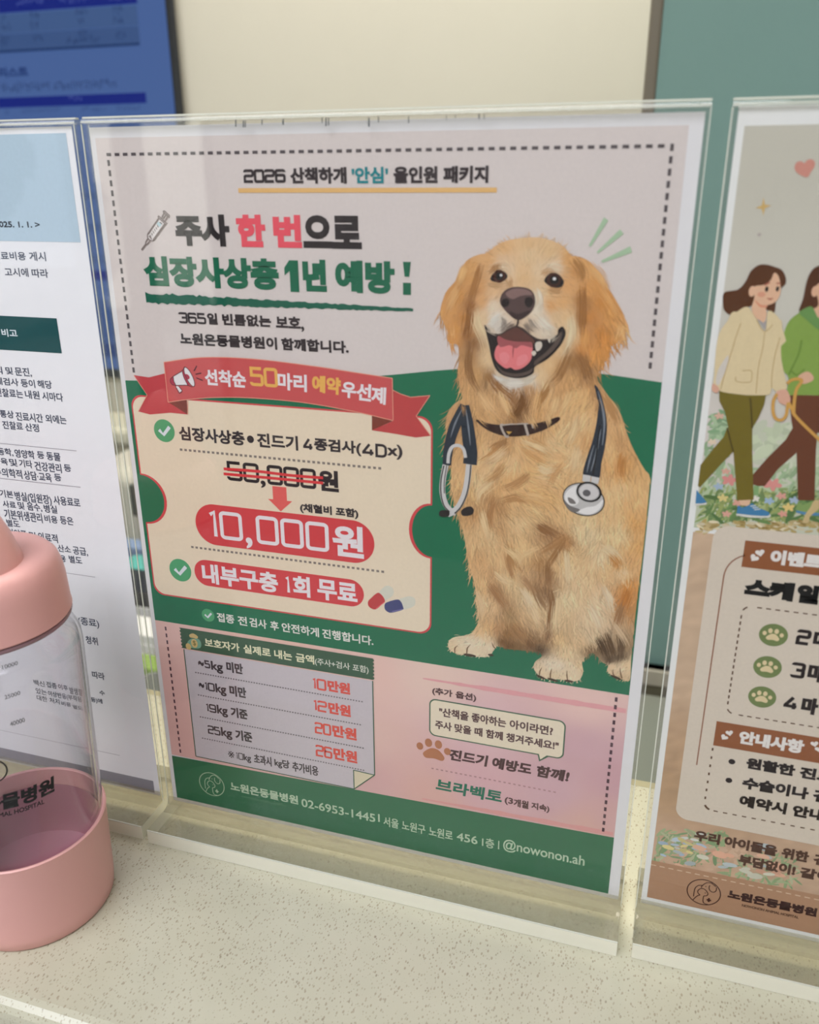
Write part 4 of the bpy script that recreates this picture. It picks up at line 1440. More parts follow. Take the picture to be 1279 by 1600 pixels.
sil = tr(D, [(590, 163), (660, 165), (720, 183), (770, 210), (808, 253), (850, 260), (900, 285), (945, 335), (985, 405), (1020, 460), (1052, 520), (1085, 590), (1090, 612), (1070, 648), (1040, 685), (1005, 705), (990, 770), (962, 793), (945, 830), (936, 868),
              (955, 900), (992, 955), (1030, 1000), (1060, 1062), (1082, 1135), (1112, 1210), (1145, 1275), (1175, 1325), (1198, 1360)])
nd = len(sil)
sil += tr(E2, [(1190, 200), (1165, 450), (1140, 650), (1115, 880), (1105, 1000), (1098, 1095), (1060, 1090), (1015, 1075), (985, 1048), (990, 1020), (960, 1005), (935, 975), (905, 960), (862, 1000), (866, 1050), (850, 1090), (820, 1100), (782, 1097), (742, 1090), (700, 1092), (650, 1074), (620, 1038), (626, 1003), (660, 975),
               (640, 955), (560, 945), (500, 940), (440, 925), (428, 935), (405, 965), (385, 978), (340, 978), (290, 970), (240, 965), (200, 943), (192, 912), (212, 884), (255, 874), (300, 868), (325, 838), (346, 790), (335, 740), (329, 650), (313, 575), (290, 500), (278, 400), (254, 310), (230, 225)])
sil += tr(D, [(215, 1440), (206, 1330), (186, 1200), (180, 1110), (190, 1040), (225, 992), (262, 965), (250, 905), (241, 840), (246, 760), (240, 700), (205, 692), (186, 670), (190, 640), (170, 590), (154, 550), (158, 500), (185, 430), (228, 380), (255, 320), (290, 275), (340, 250), (385, 240), (430, 205), (490, 177)])
outline = np.array([(min(x, XR), z) for x, z in smooth_pts(sil, 4)])

CT = []


def cD(x, y, *c): CT.append((D(x, y), ink(*c)))
def cE(x, y, *c): CT.append((E2(x, y), ink(*c)))


for r_ in [(590, 190, 206, 172, 130), (600, 260, 208, 180, 142), (700, 230, 208, 176, 134), (470, 210, 206, 166, 120), (470, 290, 206, 176, 142), (500, 330, 214, 188, 155), (720, 315, 222, 198, 168), (650, 330, 216, 190, 155), (570, 370, 206, 172, 130), (560, 320, 208, 175, 135),
           (390, 275, 202, 158, 110), (800, 275, 202, 154, 100), (830, 330, 190, 140, 88), (360, 480, 204, 158, 110), (350, 400, 200, 152, 102), (420, 420, 208, 172, 132), (340, 565, 216, 188, 150), (375, 560, 214, 186, 150), (430, 560, 216, 206, 192), (420, 510, 214, 196, 172), (440, 610, 205, 196, 184), (660, 590, 206, 192, 174), (690, 640, 204, 190, 170), (640, 520, 216, 204, 184), (650, 450, 212, 186, 150),
           (760, 480, 206, 162, 112), (790, 400, 204, 156, 106), (700, 500, 200, 152, 102), (700, 450, 206, 168, 124), (800, 590, 224, 198, 160), (815, 650, 216, 182, 138), (780, 560, 214, 180, 136), (740, 560, 202, 172, 134), (520, 880, 220, 212, 200), (600, 872, 216, 202, 180), (440, 860, 214, 196, 170), (395, 760, 210, 182, 142), (700, 800, 206, 172, 128), (770, 720, 212, 180, 138), (650, 850, 208, 180, 140),
           (300, 320, 200, 152, 98), (240, 450, 196, 142, 84), (200, 520, 200, 148, 92), (230, 620, 196, 142, 84), (215, 670, 198, 142, 84), (270, 560, 184, 130, 76), (305, 500, 150, 102, 62), (330, 420, 168, 120, 76), (285, 640, 160, 112, 70), (300, 380, 196, 146, 92),
           (880, 320, 206, 158, 102), (940, 400, 196, 142, 84), (960, 480, 190, 132, 72), (1010, 560, 196, 142, 84), (1070, 600, 208, 160, 108), (930, 740, 202, 142, 78), (880, 640, 186, 132, 80), (900, 560, 188, 130, 74), (960, 640, 188, 128, 68), (980, 700, 192, 134, 74), (865, 480, 160, 112, 66), (862, 560, 150, 104, 62), (870, 720, 190, 130, 72), (890, 420, 200, 146, 88),
           (290, 760, 162, 122, 82), (262, 820, 186, 142, 96), (310, 690, 140, 102, 68), (330, 850, 182, 142, 96), (300, 930, 196, 154, 106), (395, 860, 150, 112, 72), (420, 920, 186, 146, 100), (520, 940, 152, 112, 74), (555, 970, 128, 92, 60), (530, 1030, 120, 86, 56), (600, 930, 172, 130, 88), (480, 990, 196, 154, 106), (400, 1020, 204, 164, 116), (350, 1010, 190, 150, 104), (640, 1010, 188, 146, 98), (700, 950, 204, 164, 116), (760, 900, 196, 152, 104), (820, 790, 150, 110, 70), (850, 760, 142, 100, 62), (880, 830, 152, 112, 72), (900, 880, 176, 134, 90), (750, 820, 180, 138, 92), (800, 860, 190, 148, 100), (700, 1040, 206, 162, 112), (760, 1010, 210, 170, 122), (850, 940, 208, 168, 118), (880, 1000, 206, 166, 116),
           (560, 1190, 214, 174, 126), (480, 1180, 178, 138, 94), (650, 1150, 190, 150, 104), (400, 1230, 216, 178, 132), (700, 1180, 222, 188, 142), (620, 1240, 206, 162, 112), (600, 1330, 206, 166, 116), (660, 1330, 222, 188, 144), (740, 1280, 212, 172, 124), (500, 1290, 216, 180, 134), (450, 1400, 192, 152, 106), (400, 1320, 214, 178, 134), (480, 1430, 208, 168, 120), (800, 1100, 216, 182, 136), (860, 1060, 214, 178, 132), (900, 1180, 196, 152, 104), (830, 1250, 218, 186, 142), (760, 1390, 206, 166, 118),
           (985, 1000, 196, 154, 108), (1010, 1080, 200, 158, 112), (1050, 1180, 188, 146, 100), (1060, 1300, 192, 142, 86), (1020, 1300, 206, 160, 108), (1120, 1350, 202, 162, 112), (1000, 1200, 206, 166, 118), (1150, 1420, 206, 166, 118), (1060, 1420, 214, 180, 134), (1000, 1420, 214, 178, 132), (220, 1090, 188, 148, 106), (205, 1150, 176, 136, 94), (250, 1230, 196, 156, 110), (300, 1060, 170, 130, 88), (330, 1160, 200, 160, 112), (240, 1340, 204, 164, 118), (340, 1260, 212, 174, 128), (280, 1420, 200, 160, 112), (600, 1450, 204, 160, 108), (560, 1400, 210, 170, 122), (680, 1460, 204, 162, 112)]:
    cD(*r_)
for r_ in [(500, 100, 204, 162, 112), (350, 100, 216, 186, 142), (400, 180, 176, 136, 94), (440, 220, 172, 132, 90), (270, 250, 192, 152, 106), (320, 260, 176, 136, 94), (360, 300, 206, 170, 126), (400, 350, 208, 178, 136), (440, 330, 184, 146, 104), (600, 250, 206, 172, 126), (540, 300, 212, 180, 136), (680, 340, 150, 114, 80), (750, 380, 168, 126, 86), (780, 400, 160, 120, 80), (760, 260, 206, 170, 124), (900, 350, 222, 198, 158), (860, 250, 216, 186, 142), (1050, 350, 216, 188, 144), (1000, 250, 212, 176, 130), (1130, 300, 202, 154, 98), (1090, 200, 208, 166, 116),
           (1000, 500, 208, 174, 130), (1030, 500, 200, 152, 98), (960, 470, 222, 196, 158), (1060, 540, 218, 190, 150), (1120, 500, 206, 162, 112), (1150, 420, 204, 158, 104), (1100, 620, 192, 134, 74), (1075, 690, 184, 126, 70), (1110, 740, 176, 128, 80), (1060, 780, 184, 150, 112), (380, 700, 216, 184, 142), (420, 720, 206, 170, 128), (350, 600, 206, 168, 122), (330, 480, 196, 156, 112), (310, 400, 206, 170, 126), (400, 560, 190, 152, 110), (430, 640, 164, 126, 88), (465, 700, 160, 124, 88), (450, 480, 206, 170, 126),
           (550, 640, 196, 168, 128), (610, 690, 218, 194, 156), (500, 590, 206, 176, 134), (520, 500, 200, 162, 116), (600, 560, 188, 152, 112), (560, 440, 210, 176, 130), (640, 600, 160, 124, 88), (680, 640, 140, 106, 74), (700, 560, 150, 114, 78), (650, 500, 166, 128, 88), (620, 760, 206, 176, 136), (580, 780, 188, 156, 118), (650, 820, 182, 152, 116), (690, 860, 140, 108, 78), (640, 890, 130, 100, 70), (600, 910, 112, 82, 54), (560, 870, 150, 114, 78), (520, 830, 150, 112, 74), (500, 760, 160, 130, 92), (500, 920, 110, 80, 50), (465, 900, 116, 84, 52), (480, 850, 136, 100, 64), (650, 940, 84, 66, 48), (540, 930, 120, 92, 62),
           (400, 820, 206, 166, 120), (350, 850, 214, 178, 134), (440, 830, 176, 136, 96), (300, 915, 238, 220, 192), (250, 910, 236, 216, 184), (215, 915, 228, 204, 168), (400, 925, 234, 214, 184), (350, 900, 236, 216, 186), (380, 880, 226, 196, 158), (230, 950, 214, 190, 156), (330, 965, 224, 204, 174), (800, 550, 222, 192, 152), (740, 520, 208, 172, 128), (780, 680, 222, 198, 158), (740, 780, 220, 190, 148), (740, 880, 216, 182, 136), (860, 620, 216, 186, 146), (950, 700, 212, 186, 152), (900, 780, 212, 186, 152), (960, 800, 206, 180, 148), (900, 870, 206, 182, 148), (860, 900, 200, 170, 132), (1000, 860, 170, 146, 116), (960, 930, 110, 88, 62), (1010, 920, 130, 106, 80), (1050, 970, 86, 70, 52), (1000, 990, 88, 70, 52), (1070, 900, 150, 124, 94), (905, 945, 120, 96, 70),
           (740, 1020, 234, 214, 186), (690, 1020, 236, 216, 188), (820, 1040, 230, 208, 176), (780, 960, 220, 192, 152), (660, 1040, 230, 206, 172), (720, 1075, 206, 184, 152), (800, 1080, 216, 196, 164), (850, 1020, 204, 176, 140), (1050, 1040, 228, 204, 170), (1010, 1030, 224, 196, 160), (1090, 1020, 222, 194, 156), (1050, 1080, 196, 170, 136), (840, 330, 218, 190, 148), (800, 460, 214, 182, 138)]:
    cE(*r_)

FL = []


def fD(x, y, dx, dy): FL.append((D(x, y), (dx, -dy)))
def fE(x, y, dx, dy): FL.append((E2(x, y), (dx, -dy)))


for r_ in [(590, 200, 0, -1), (480, 210, -.8, -.7), (720, 210, .8, -.7), (600, 300, 0, -1), (400, 280, -.9, -.2), (800, 290, .9, 0), (370, 430, -.6, .8), (340, 560, -.3, 1), (420, 560, -.6, .6), (660, 560, .6, .6), (760, 450, .8, .6), (810, 600, .5, .9), (570, 380, 0, -1), (700, 420, .8, .2), (440, 400, -.8, .2),
           (300, 300, -.6, .8), (230, 420, -.4, .9), (210, 560, 0, 1), (230, 650, .2, 1), (290, 560, -.1, 1), (880, 330, .5, .9), (960, 450, .45, .9), (1040, 560, .3, 1), (930, 700, -.1, 1), (880, 580, .1, 1), (1000, 680, .4, .9),
           (280, 780, -.2, 1), (330, 900, -.1, 1), (450, 960, .3, 1), (550, 990, 0, 1), (700, 960, -.3, 1), (800, 880, .1, 1), (900, 850, .4, .9), (400, 1040, .4, .9), (680, 1040, .1, 1), (850, 980, -.5, .8), (520, 880, 0, 1), (640, 860, .3, 1),
           (450, 1220, -.6, .8), (600, 1220, .8, .6), (720, 1230, .9, .3), (650, 1330, .7, -.3), (480, 1330, -.7, .7), (820, 1130, -.5, .8), (820, 1300, -.4, .9), (1010, 1100, .3, 1), (1060, 1280, .1, 1), (1130, 1370, .3, 1), (220, 1100, -.4, .9), (240, 1300, -.2, 1), (330, 1180, -.3, 1), (420, 1420, -.2, 1), (600, 1440, .9, .3)]:
    fD(*r_)
for r_ in [(500, 120, .8, .5), (340, 150, -.1, 1), (300, 300, .1, 1), (400, 330, .2, 1), (600, 250, .8, .5), (750, 330, .4, .9), (900, 300, -.2, 1), (1060, 330, .1, 1), (1120, 480, -.2, 1), (1000, 520, .4, .9), (1080, 680, -.4, .9), (350, 600, .05, 1), (390, 760, -.1, 1), (540, 620, .3, 1), (640, 560, -.2, 1), (620, 760, .5, .9), (560, 850, .5, .8), (300, 915, -1, .2), (400, 920, .2, 1), (780, 600, 0, 1), (760, 800, -.05, 1), (740, 1020, -.2, 1), (950, 720, .7, .8), (920, 870, .5, .9), (1030, 900, .3, 1), (1050, 1040, -.6, .6), (820, 1040, .2, 1), (860, 480, -.3, .9), (700, 430, .6, .8)]:
    fE(*r_)


def inside(Q, poly):
    x, y = Q[:, 0], Q[:, 1]
    res = np.zeros(len(Q), bool)
    X, Y = poly[:, 0], poly[:, 1]
    j = len(poly) - 1
    for i in range(len(poly)):
        c = (Y[i] > y) != (Y[j] > y)
        with np.errstate(divide='ignore', invalid='ignore'):
            xi = (X[j] - X[i]) * (y - Y[i]) / (Y[j] - Y[i]) + X[i]
        res ^= c & (x < xi)
        j = i
    return res


mn, mx = outline.min(0), outline.max(0)
KD = 5
# base wash
st = 0.55
gx = np.arange(mn[0], mx[0] + st, st)
gz = np.arange(mn[1], mx[1] + st, st)
GX, GZ = np.meshgrid(gx, gz)
Q = np.stack([GX.ravel(), GZ.ravel()], 1)
ins = inside(Q, outline)
colr = idw(Q, CT)
nx = len(gx)
vs = [(x / 1000, ly(KD), z / 1000) for x, z in Q]
fs = []
for j in range(len(gz) - 1):
    for i in range(nx - 1):
        a = j * nx + i
        ids = (a, a + 1, a + nx + 1, a + nx)
        if all(ins[k] for k in ids):
            fs.append(ids)
oc = idw(outline, CT)
b = len(vs)
vs += [(x / 1000, ly(KD) + 0.000012, z / 1000) for x, z in outline]
fs.append(tuple(range(b, b + len(outline))))
dog = link_mesh('dog_picture', vs, fs, vcol_mat(), P, cols=np.clip(np.vstack([colr, oc]), .004, .85))

# fur strokes
NF = 16000
cand = rng.uniform(mn, mx, (NF * 3, 2))
cand = cand[inside(cand, outline)][:NF]
fc = idw(cand, CT)
fd = idw(cand, FL, 2.0)
fd /= np.maximum(np.linalg.norm(fd, axis=1), 1e-6)[:, None]
vs, fs, cs = [], [], []
faceC = np.array(D(560, 480))
for p, c, d in zip(cand, fc, fd):
    px_ = np.hypot(*(p - faceC))
    face = px_ < 27
    ear = p[1] > 232 and not face
    body = p[1] < 205
    ang = math.atan2(d[1], d[0]) + rng.normal(0, .20 if not body else .26)
    Ln = rng.uniform(1.2, 2.6) if face else rng.uniform(2.5, 6.5)
    if p[1] < 118: Ln *= .5
    if p[1] < 112: Ln *= .55
    w_ = rng.uniform(.07, .13) if face else rng.uniform(.09, .20)
    f_ = rng.normal(1.0, .075 if face else .165)
    if rng.random() < .07: f_ *= .78
    f_ = min(max(f_, .62), 1.32)
    cc = np.clip(c * f_ * np.array([1, .995, .985]), .004, .85)
    curv = rng.normal(0, .18)
    pts = []
    x, z = p
    for s in range(4):
        pts.append((x, z))
        x += math.cos(ang) * Ln / 3; z += math.sin(ang) * Ln / 3
        ang += curv
    if pts[-1][0] > XR or pts[-1][1] < 94: continue
    y = ly(KD + 1) - rng.random() * 0.000025
    b = len(vs)
    ws = (w_ * .5, w_, w_ * .75, .01)
    for (x, z), ww in zip(pts, ws):
        nxv, nzv = -math.sin(ang), math.cos(ang)
        vs.append(((x + nxv * ww) / 1000, y, (z + nzv * ww) / 1000)); vs.append(((x - nxv * ww) / 1000, y, (z - nzv * ww) / 1000))
        cs += [cc, cc]
    for s in range(3):
        fs.append((b + 2 * s, b + 2 * s + 2, b + 2 * s + 3, b + 2 * s + 1))
fur = link_mesh('fur', vs, fs, vcol_mat(), dog, cols=cs)
tag(fur, kind='stuff')

# long locks: soft dark and light strands that model chest, ruff and ears
def locks(name, items, n, spread, wid, k=7, alpha=(.85, 1.12)):
    vs, fs, cs = [], [], []
    for f, pts, colr_ in items:
        base = np.array(smooth_pts(tr(f, pts), 5, False))
        cc0 = np.array(ink(*colr_))
        for _ in range(n):
            off = rng.normal(0, spread, 2)
            a0, a1 = rng.uniform(0, .3), rng.uniform(.6, 1.0)
            seg = base[int(a0 * len(base)):max(int(a1 * len(base)), int(a0 * len(base)) + 4)] + off
            if len(seg) < 3: continue
            poly = ribbon([tuple(q) for q in seg], wid * rng.uniform(.6, 1.4), sm=False, taper=[.25, 1, .8, .05])
            if max(q[0] for q in poly) > XR: continue
            y = ly(k) - rng.random() * 0.00002
            b = len(vs)
            vs += [(x / 1000, y, z / 1000) for x, z in poly]
            m_ = len(poly) // 2
            for i in range(m_ - 1):
                fs.append((b + i, b + i + 1, b + 2 * m_ - 2 - i, b + 2 * m_ - 1 - i))
            c_ = np.clip(cc0 * rng.uniform(*alpha), .004, .85)
            cs += [c_] * len(poly)
    o = link_mesh(name, vs, fs, vcol_mat(), dog, cols=cs)
    return tag(o, kind='stuff')


locks('dark_locks', [
    (D, [(560, 930), (570, 980), (540, 1040), (520, 1070)], (112, 78, 48)), (D, [(400, 840), (430, 900), (500, 960), (540, 1020)], (140, 100, 64)), (D, [(700, 900), (650, 980), (600, 1040)], (158, 116, 72)),
    (D, [(300, 700), (290, 790), (310, 880), (360, 960)], (138, 100, 64)), (D, [(860, 760), (890, 830), (900, 890)], (140, 100, 62)), (D, [(800, 720), (770, 800), (740, 860), (690, 900)], (150, 110, 70)),
    (D, [(300, 520), (292, 600), (275, 680)], (136, 94, 56)), (D, [(862, 400), (862, 500), (858, 620), (858, 700)], (150, 104, 60)), (D, [(355, 290), (335, 370), (310, 450), (300, 520)], (158, 112, 68)), (D, [(820, 270), (860, 330), (865, 400)], (160, 116, 70)),
    (D, [(440, 1190), (420, 1240), (340, 1290)], (178, 134, 88)), (D, [(480, 1180), (440, 1200), (410, 1230)], (160, 120, 80)), (D, [(600, 1180), (660, 1220), (720, 1260)], (186, 142, 92)), (D, [(560, 1210), (620, 1260), (700, 1300)], (188, 146, 98)), (D, [(470, 1300), (430, 1350), (350, 1400)], (178, 138, 94)), (D, [(600, 1340), (540, 1390), (450, 1430)], (176, 134, 90)), (D, [(760, 1300), (720, 1350), (700, 1420)], (190, 148, 102)),
    (E2, [(420, 190), (400, 280), (420, 360)], (164, 122, 82)), (E2, [(450, 210), (520, 190), (560, 200), (600, 215)], (176, 134, 90)), (E2, [(640, 320), (690, 350), (770, 390)], (140, 102, 68)), (E2, [(780, 380), (720, 420), (640, 470)], (160, 120, 80)), (E2, [(780, 390), (720, 480), (680, 540)], (150, 112, 74)), (E2, [(500, 420), (520, 500), (560, 560)], (168, 128, 86)), (E2, [(480, 450), (500, 540), (520, 600)], (164, 124, 84)), (E2, [(690, 500), (690, 580), (710, 640)], (140, 104, 70)), (E2, [(560, 580), (610, 640), (620, 690)], (160, 124, 88)), (E2, [(630, 620), (660, 700), (690, 760)], (140, 108, 76)),
    (E2, [(400, 620), (440, 680), (480, 740)], (158, 118, 80)), (E2, [(700, 640), (712, 720), (700, 800), (695, 880)], (130, 96, 64)), (E2, [(1000, 470), (1035, 510), (1020, 545)], (180, 126, 72)), (E2, [(1060, 700), (1040, 790), (1020, 860)], (150, 112, 76)), (E2, [(1090, 640), (1070, 700), (1050, 760)], (176, 116, 60)), (E2, [(940, 880), (970, 940), (990, 1000)], (80, 62, 44)), (E2, [(980, 860), (1010, 940), (1020, 1000)], (92, 72, 52)), (E2, [(1050, 850), (1060, 930), (1050, 990)], (96, 76, 56)), (D, [(960, 940), (1010, 1030), (1040, 1100)], (170, 128, 84)), (D, [(1060, 1250), (1050, 1320), (1060, 1370)], (176, 124, 72))],
    34, .75, .22)
locks('light_locks', [
    (D, [(450, 930), (480, 1000), (510, 1070)], (214, 176, 128)), (D, [(350, 930), (400, 1010), (450, 1060)], (214, 174, 126)), (D, [(640, 930), (620, 1010), (610, 1070)], (206, 164, 114)), (D, [(740, 960), (720, 1030), (690, 1080)], (220, 182, 132)), (D, [(800, 930), (780, 1000), (740, 1050)], (216, 178, 128)),
    (D, [(560, 1180), (620, 1200), (680, 1230), (730, 1270)], (228, 196, 150)), (D, [(480, 1220), (420, 1270), (350, 1310)], (226, 192, 148)), (D, [(640, 1310), (690, 1330), (740, 1310)], (230, 200, 156)), (D, [(420, 1380), (350, 1440), (340, 1500)], (222, 190, 146)), (D, [(560, 1440), (650, 1460), (700, 1500)], (216, 176, 126)), (D, [(840, 1060), (810, 1150), (780, 1220)], (226, 194, 148)), (D, [(830, 1200), (820, 1290), (800, 1340)], (224, 192, 148)),
    (D, [(900, 300), (960, 370), (1000, 450)], (216, 168, 112)), (D, [(950, 420), (1010, 510), (1060, 600)], (208, 156, 98)), (D, [(880, 620), (880, 700), (900, 770)], (206, 150, 90)), (D, [(250, 400), (210, 480), (180, 560)], (212, 164, 110)), (D, [(210, 600), (210, 640), (220, 680)], (206, 154, 98)), (D, [(270, 300), (250, 360), (230, 420)], (212, 166, 112)),
    (D, [(800, 560), (810, 620), (790, 700), (740, 780)], (228, 204, 166)), (D, [(330, 530), (345, 600), (380, 680), (400, 770)], (222, 196, 156)), (D, [(430, 850), (500, 890), (580, 885), (640, 850)], (228, 218, 204)), (D, [(400, 600), (430, 580), (460, 560)], (222, 214, 202)), (D, [(640, 560), (680, 600), (720, 630)], (220, 208, 190)), (D, [(680, 330), (720, 318), (770, 340)], (228, 206, 176)), (D, [(430, 320), (470, 310), (500, 340)], (218, 194, 162)), (D, [(640, 420), (650, 480), (640, 540)], (222, 208, 186)),
    (E2, [(480, 430), (540, 480), (560, 560)], (220, 188, 142)), (E2, [(560, 640), (600, 700), (610, 740)], (228, 204, 168)), (E2, [(600, 720), (630, 780), (650, 840)], (212, 184, 146)), (E2, [(330, 640), (360, 720), (360, 800)], (222, 190, 148)), (E2, [(780, 450), (790, 560), (780, 660)], (228, 202, 162)), (E2, [(740, 680), (730, 780), (730, 880)], (226, 198, 156)), (E2, [(960, 620), (1000, 700), (1010, 780)], (226, 204, 170)), (E2, [(900, 720), (940, 800), (950, 860)], (222, 200, 168)), (E2, [(1010, 800), (1060, 870), (1090, 930)], (190, 164, 132)), (E2, [(960, 420), (1010, 450), (1070, 520)], (228, 204, 164)), (E2, [(360, 250), (380, 330), (400, 420)], (222, 190, 146)), (E2, [(430, 560), (480, 600), (530, 620)], (214, 186, 144)), (E2, [(640, 440), (580, 470), (540, 540)], (216, 182, 136))],
    30, .75, .20, k=8)

# face
BLK = inkm(44, 36, 34)
eye_l = flat('eye', [smooth_pts(tr(D, [(403, 372), (415, 345), (440, 328), (470, 332), (488, 352), (480, 372), (455, 385), (425, 384)]), 5)], inkm(46, 34, 28), dog, 10)
flat('iris', [ell(*D(447, 356), 2.0, 2.1, 24)], inkm(70, 46, 34), eye_l, 11)
flat('pupil', [ell(*D(449, 356), 1.25, 1.3, 20)], inkm(38, 30, 28), eye_l, 12)
flat('glint', [ell(*D(457, 351), .42, .42, 14)], inkm(206, 206, 206), eye_l, 13)
eye_r = flat('eye', [smooth_pts(tr(D, [(672, 378), (690, 350), (715, 339), (748, 350), (770, 384), (756, 410), (720, 412), (692, 400)]), 5)], inkm(42, 32, 27), dog, 10)
flat('iris', [ell(*D(720, 375), 2.3, 2.3, 24)], inkm(66, 44, 34), eye_r, 11)
flat('pupil', [ell(*D(722, 374), 1.45, 1.4, 20)], inkm(38, 30, 28), eye_r, 12)
flat('glint', [ell(*D(723, 369), .55, .5, 14)], inkm(206, 206, 206), eye_r, 13)
nose = flat('nose', [smooth_pts(tr(D, [(452, 490), (456, 455), (475, 428), (510, 412), (555, 410), (597, 420), (620, 445), (627, 488), (610, 530), (582, 556), (545, 575), (512, 560), (478, 528)]), 5)], inkm(84, 68, 66), dog, 10)
flat('nose_top', [smooth_pts(tr(D, [(480, 440), (515, 420), (560, 418), (600, 430), (612, 450), (580, 450), (545, 458), (520, 470), (495, 462)]), 5)], inkm(124, 100, 96), nose, 11)
flat('nostril', [smooth_pts(tr(D, [(458, 492), (468, 470), (490, 468), (498, 485), (490, 505), (470, 510)]), 4), smooth_pts(tr(D, [(575, 490), (580, 465), (605, 462), (618, 480), (610, 505), (590, 512)]), 4)], inkm(44, 35, 35), nose, 11)
flat('nose_shade', [smooth_pts(tr(D, [(500, 530), (540, 545), (585, 530), (605, 530), (582, 556), (545, 574), (512, 560)]), 4)], inkm(62, 50, 50), nose, 11)
mo = flat('mouth', [smooth_pts(tr(D, [(374, 600), (384, 645), (397, 700), (408, 760), (428, 815), (462, 848), (520, 864), (580, 860), (618, 838), (626, 806), (680, 775), (722, 738), (760, 690), (779, 640), (764, 608), (742, 622), (735, 650), (690, 674), (640, 672), (602, 650), (565, 618), (532, 604), (495, 620), (455, 644), (425, 644), (398, 622)]), 5)], BLK, dog, 10)
flat('lower_lip', [smooth_pts(tr(D, [(624, 780), (680, 735), (720, 690), (748, 640), (762, 640), (745, 690), (710, 735), (660, 772), (628, 800)]), 4), smooth_pts(tr(D, [(430, 790), (465, 828), (530, 842), (590, 830), (615, 812), (600, 842), (530, 858), (465, 842)]), 4)], inkm(84, 72, 66), mo, 11)
flat('palate', [smooth_pts(tr(D, [(445, 655), (500, 625), (535, 612), (580, 640), (625, 680), (600, 700), (530, 690), (450, 690)]), 4)], inkm(92, 62, 56), mo, 11)
tg = flat('tongue', [smooth_pts(tr(D, [(424, 742), (432, 712), (446, 690), (440, 655), (480, 672), (530, 682), (590, 684), (612, 692), (613, 735), (602, 780), (565, 813), (528, 823), (505, 812), (480, 816), (446, 792), (428, 768)]), 5)], inkm(206, 116, 118), mo, 12)
flat('tongue_shade', [smooth_pts(tr(D, [(440, 655), (480, 672), (530, 682), (590, 684), (612, 692), (610, 712), (560, 700), (530, 716), (500, 700), (450, 708)]), 4)], inkm(150, 84, 86), tg, 13)
flat('tongue_crease', [ribbon(tr(D, [(520, 700), (517, 730), (516, 765)]), .4, taper=[1, 1, .2])], inkm(140, 70, 74), tg, 14)
flat('tongue_highlight', [smooth_pts(tr(D, [(450, 745), (480, 735), (500, 760), (480, 795), (455, 780)]), 4), smooth_pts(tr(D, [(540, 760), (580, 745), (590, 775), (560, 800), (535, 800)]), 4)], inkm(218, 132, 134), tg, 13)
flat('teeth', [smooth_pts(tr(D, [(628, 690), (655, 682), (662, 702), (650, 725), (632, 728)]), 3), smooth_pts(tr(D, [(608, 735), (625, 728), (632, 742), (618, 754)]), 3), smooth_pts(tr(D, [(690, 672), (702, 670), (700, 690)]), 3)], inkm(196, 186, 172), mo, 14)
flat('muzzle_line', [ribbon(tr(D, [(542, 572), (540, 590), (533, 608)]), .7), ribbon(tr(D, [(533, 606), (495, 622), (455, 646), (420, 642), (390, 615)]), .55), ribbon(tr(D, [(533, 606), (570, 622), (605, 652), (645, 673), (690, 673)]), .55)], inkm(70, 58, 54), dog, 11)
locks('muzzle_whiskers', [(D, [(460, 560), (470, 590), (455, 615)], (150, 140, 130)), (D, [(480, 590), (470, 615), (440, 630)], (146, 134, 124)), (D, [(600, 570), (620, 600), (650, 630)], (152, 140, 128)), (D, [(570, 590), (590, 620), (620, 640)], (130, 116, 106)), (D, [(520, 590), (505, 605), (480, 620)], (120, 106, 98)), (D, [(700, 680), (715, 660), (735, 640)], (190, 178, 160)), (D, [(420, 850), (460, 875), (520, 890)], (226, 216, 204)), (D, [(560, 880), (610, 860), (650, 835)], (222, 208, 188)), (D, [(430, 640), (400, 625), (380, 600)], (206, 190, 170))], 22, .5, .12, k=12)
locks('brow_fur', [(D, [(400, 335), (430, 315), (475, 312)], (170, 128, 86)), (D, [(665, 345), (695, 330), (740, 335)], (190, 152, 112)), (D, [(485, 365), (500, 395), (490, 420)], (186, 148, 106)), (D, [(400, 395), (440, 400), (480, 390)], (196, 160, 118)), (D, [(690, 420), (740, 425), (770, 410)], (188, 148, 104))], 22, .6, .13, k=9)
# toes
flat('toe_lines', [ribbon(tr(E2, l), .5, taper=[.2, 1, .8]) for l in ([(305, 915), (288, 935), (285, 965)], [(240, 920), (226, 935), (226, 958)], [(410, 905), (418, 925), (428, 935)], [(710, 1035), (703, 1060), (702, 1085)], [(785, 1045), (785, 1070), (788, 1092)], [(660, 1030), (650, 1050), (648, 1068)], [(1050, 1030), (1053, 1060), (1060, 1085)], [(1015, 1040), (1015, 1060), (1022, 1072)])], inkm(118, 92, 70), dog, 9)
flat('claws', [ell(*E2(300, 969), 2.6, .6, 14), ell(*E2(405, 968), 1.2, .5, 12), ell(*E2(655, 1078), 2.0, .5, 12, -.3), ell(*E2(715, 1092), 2.2, .5, 12, -.15), ell(*E2(795, 1098), 1.8, .5, 12), ell(*E2(1030, 1080), 2.2, .5, 12, -.3)], inkm(70, 58, 48), dog, 9)

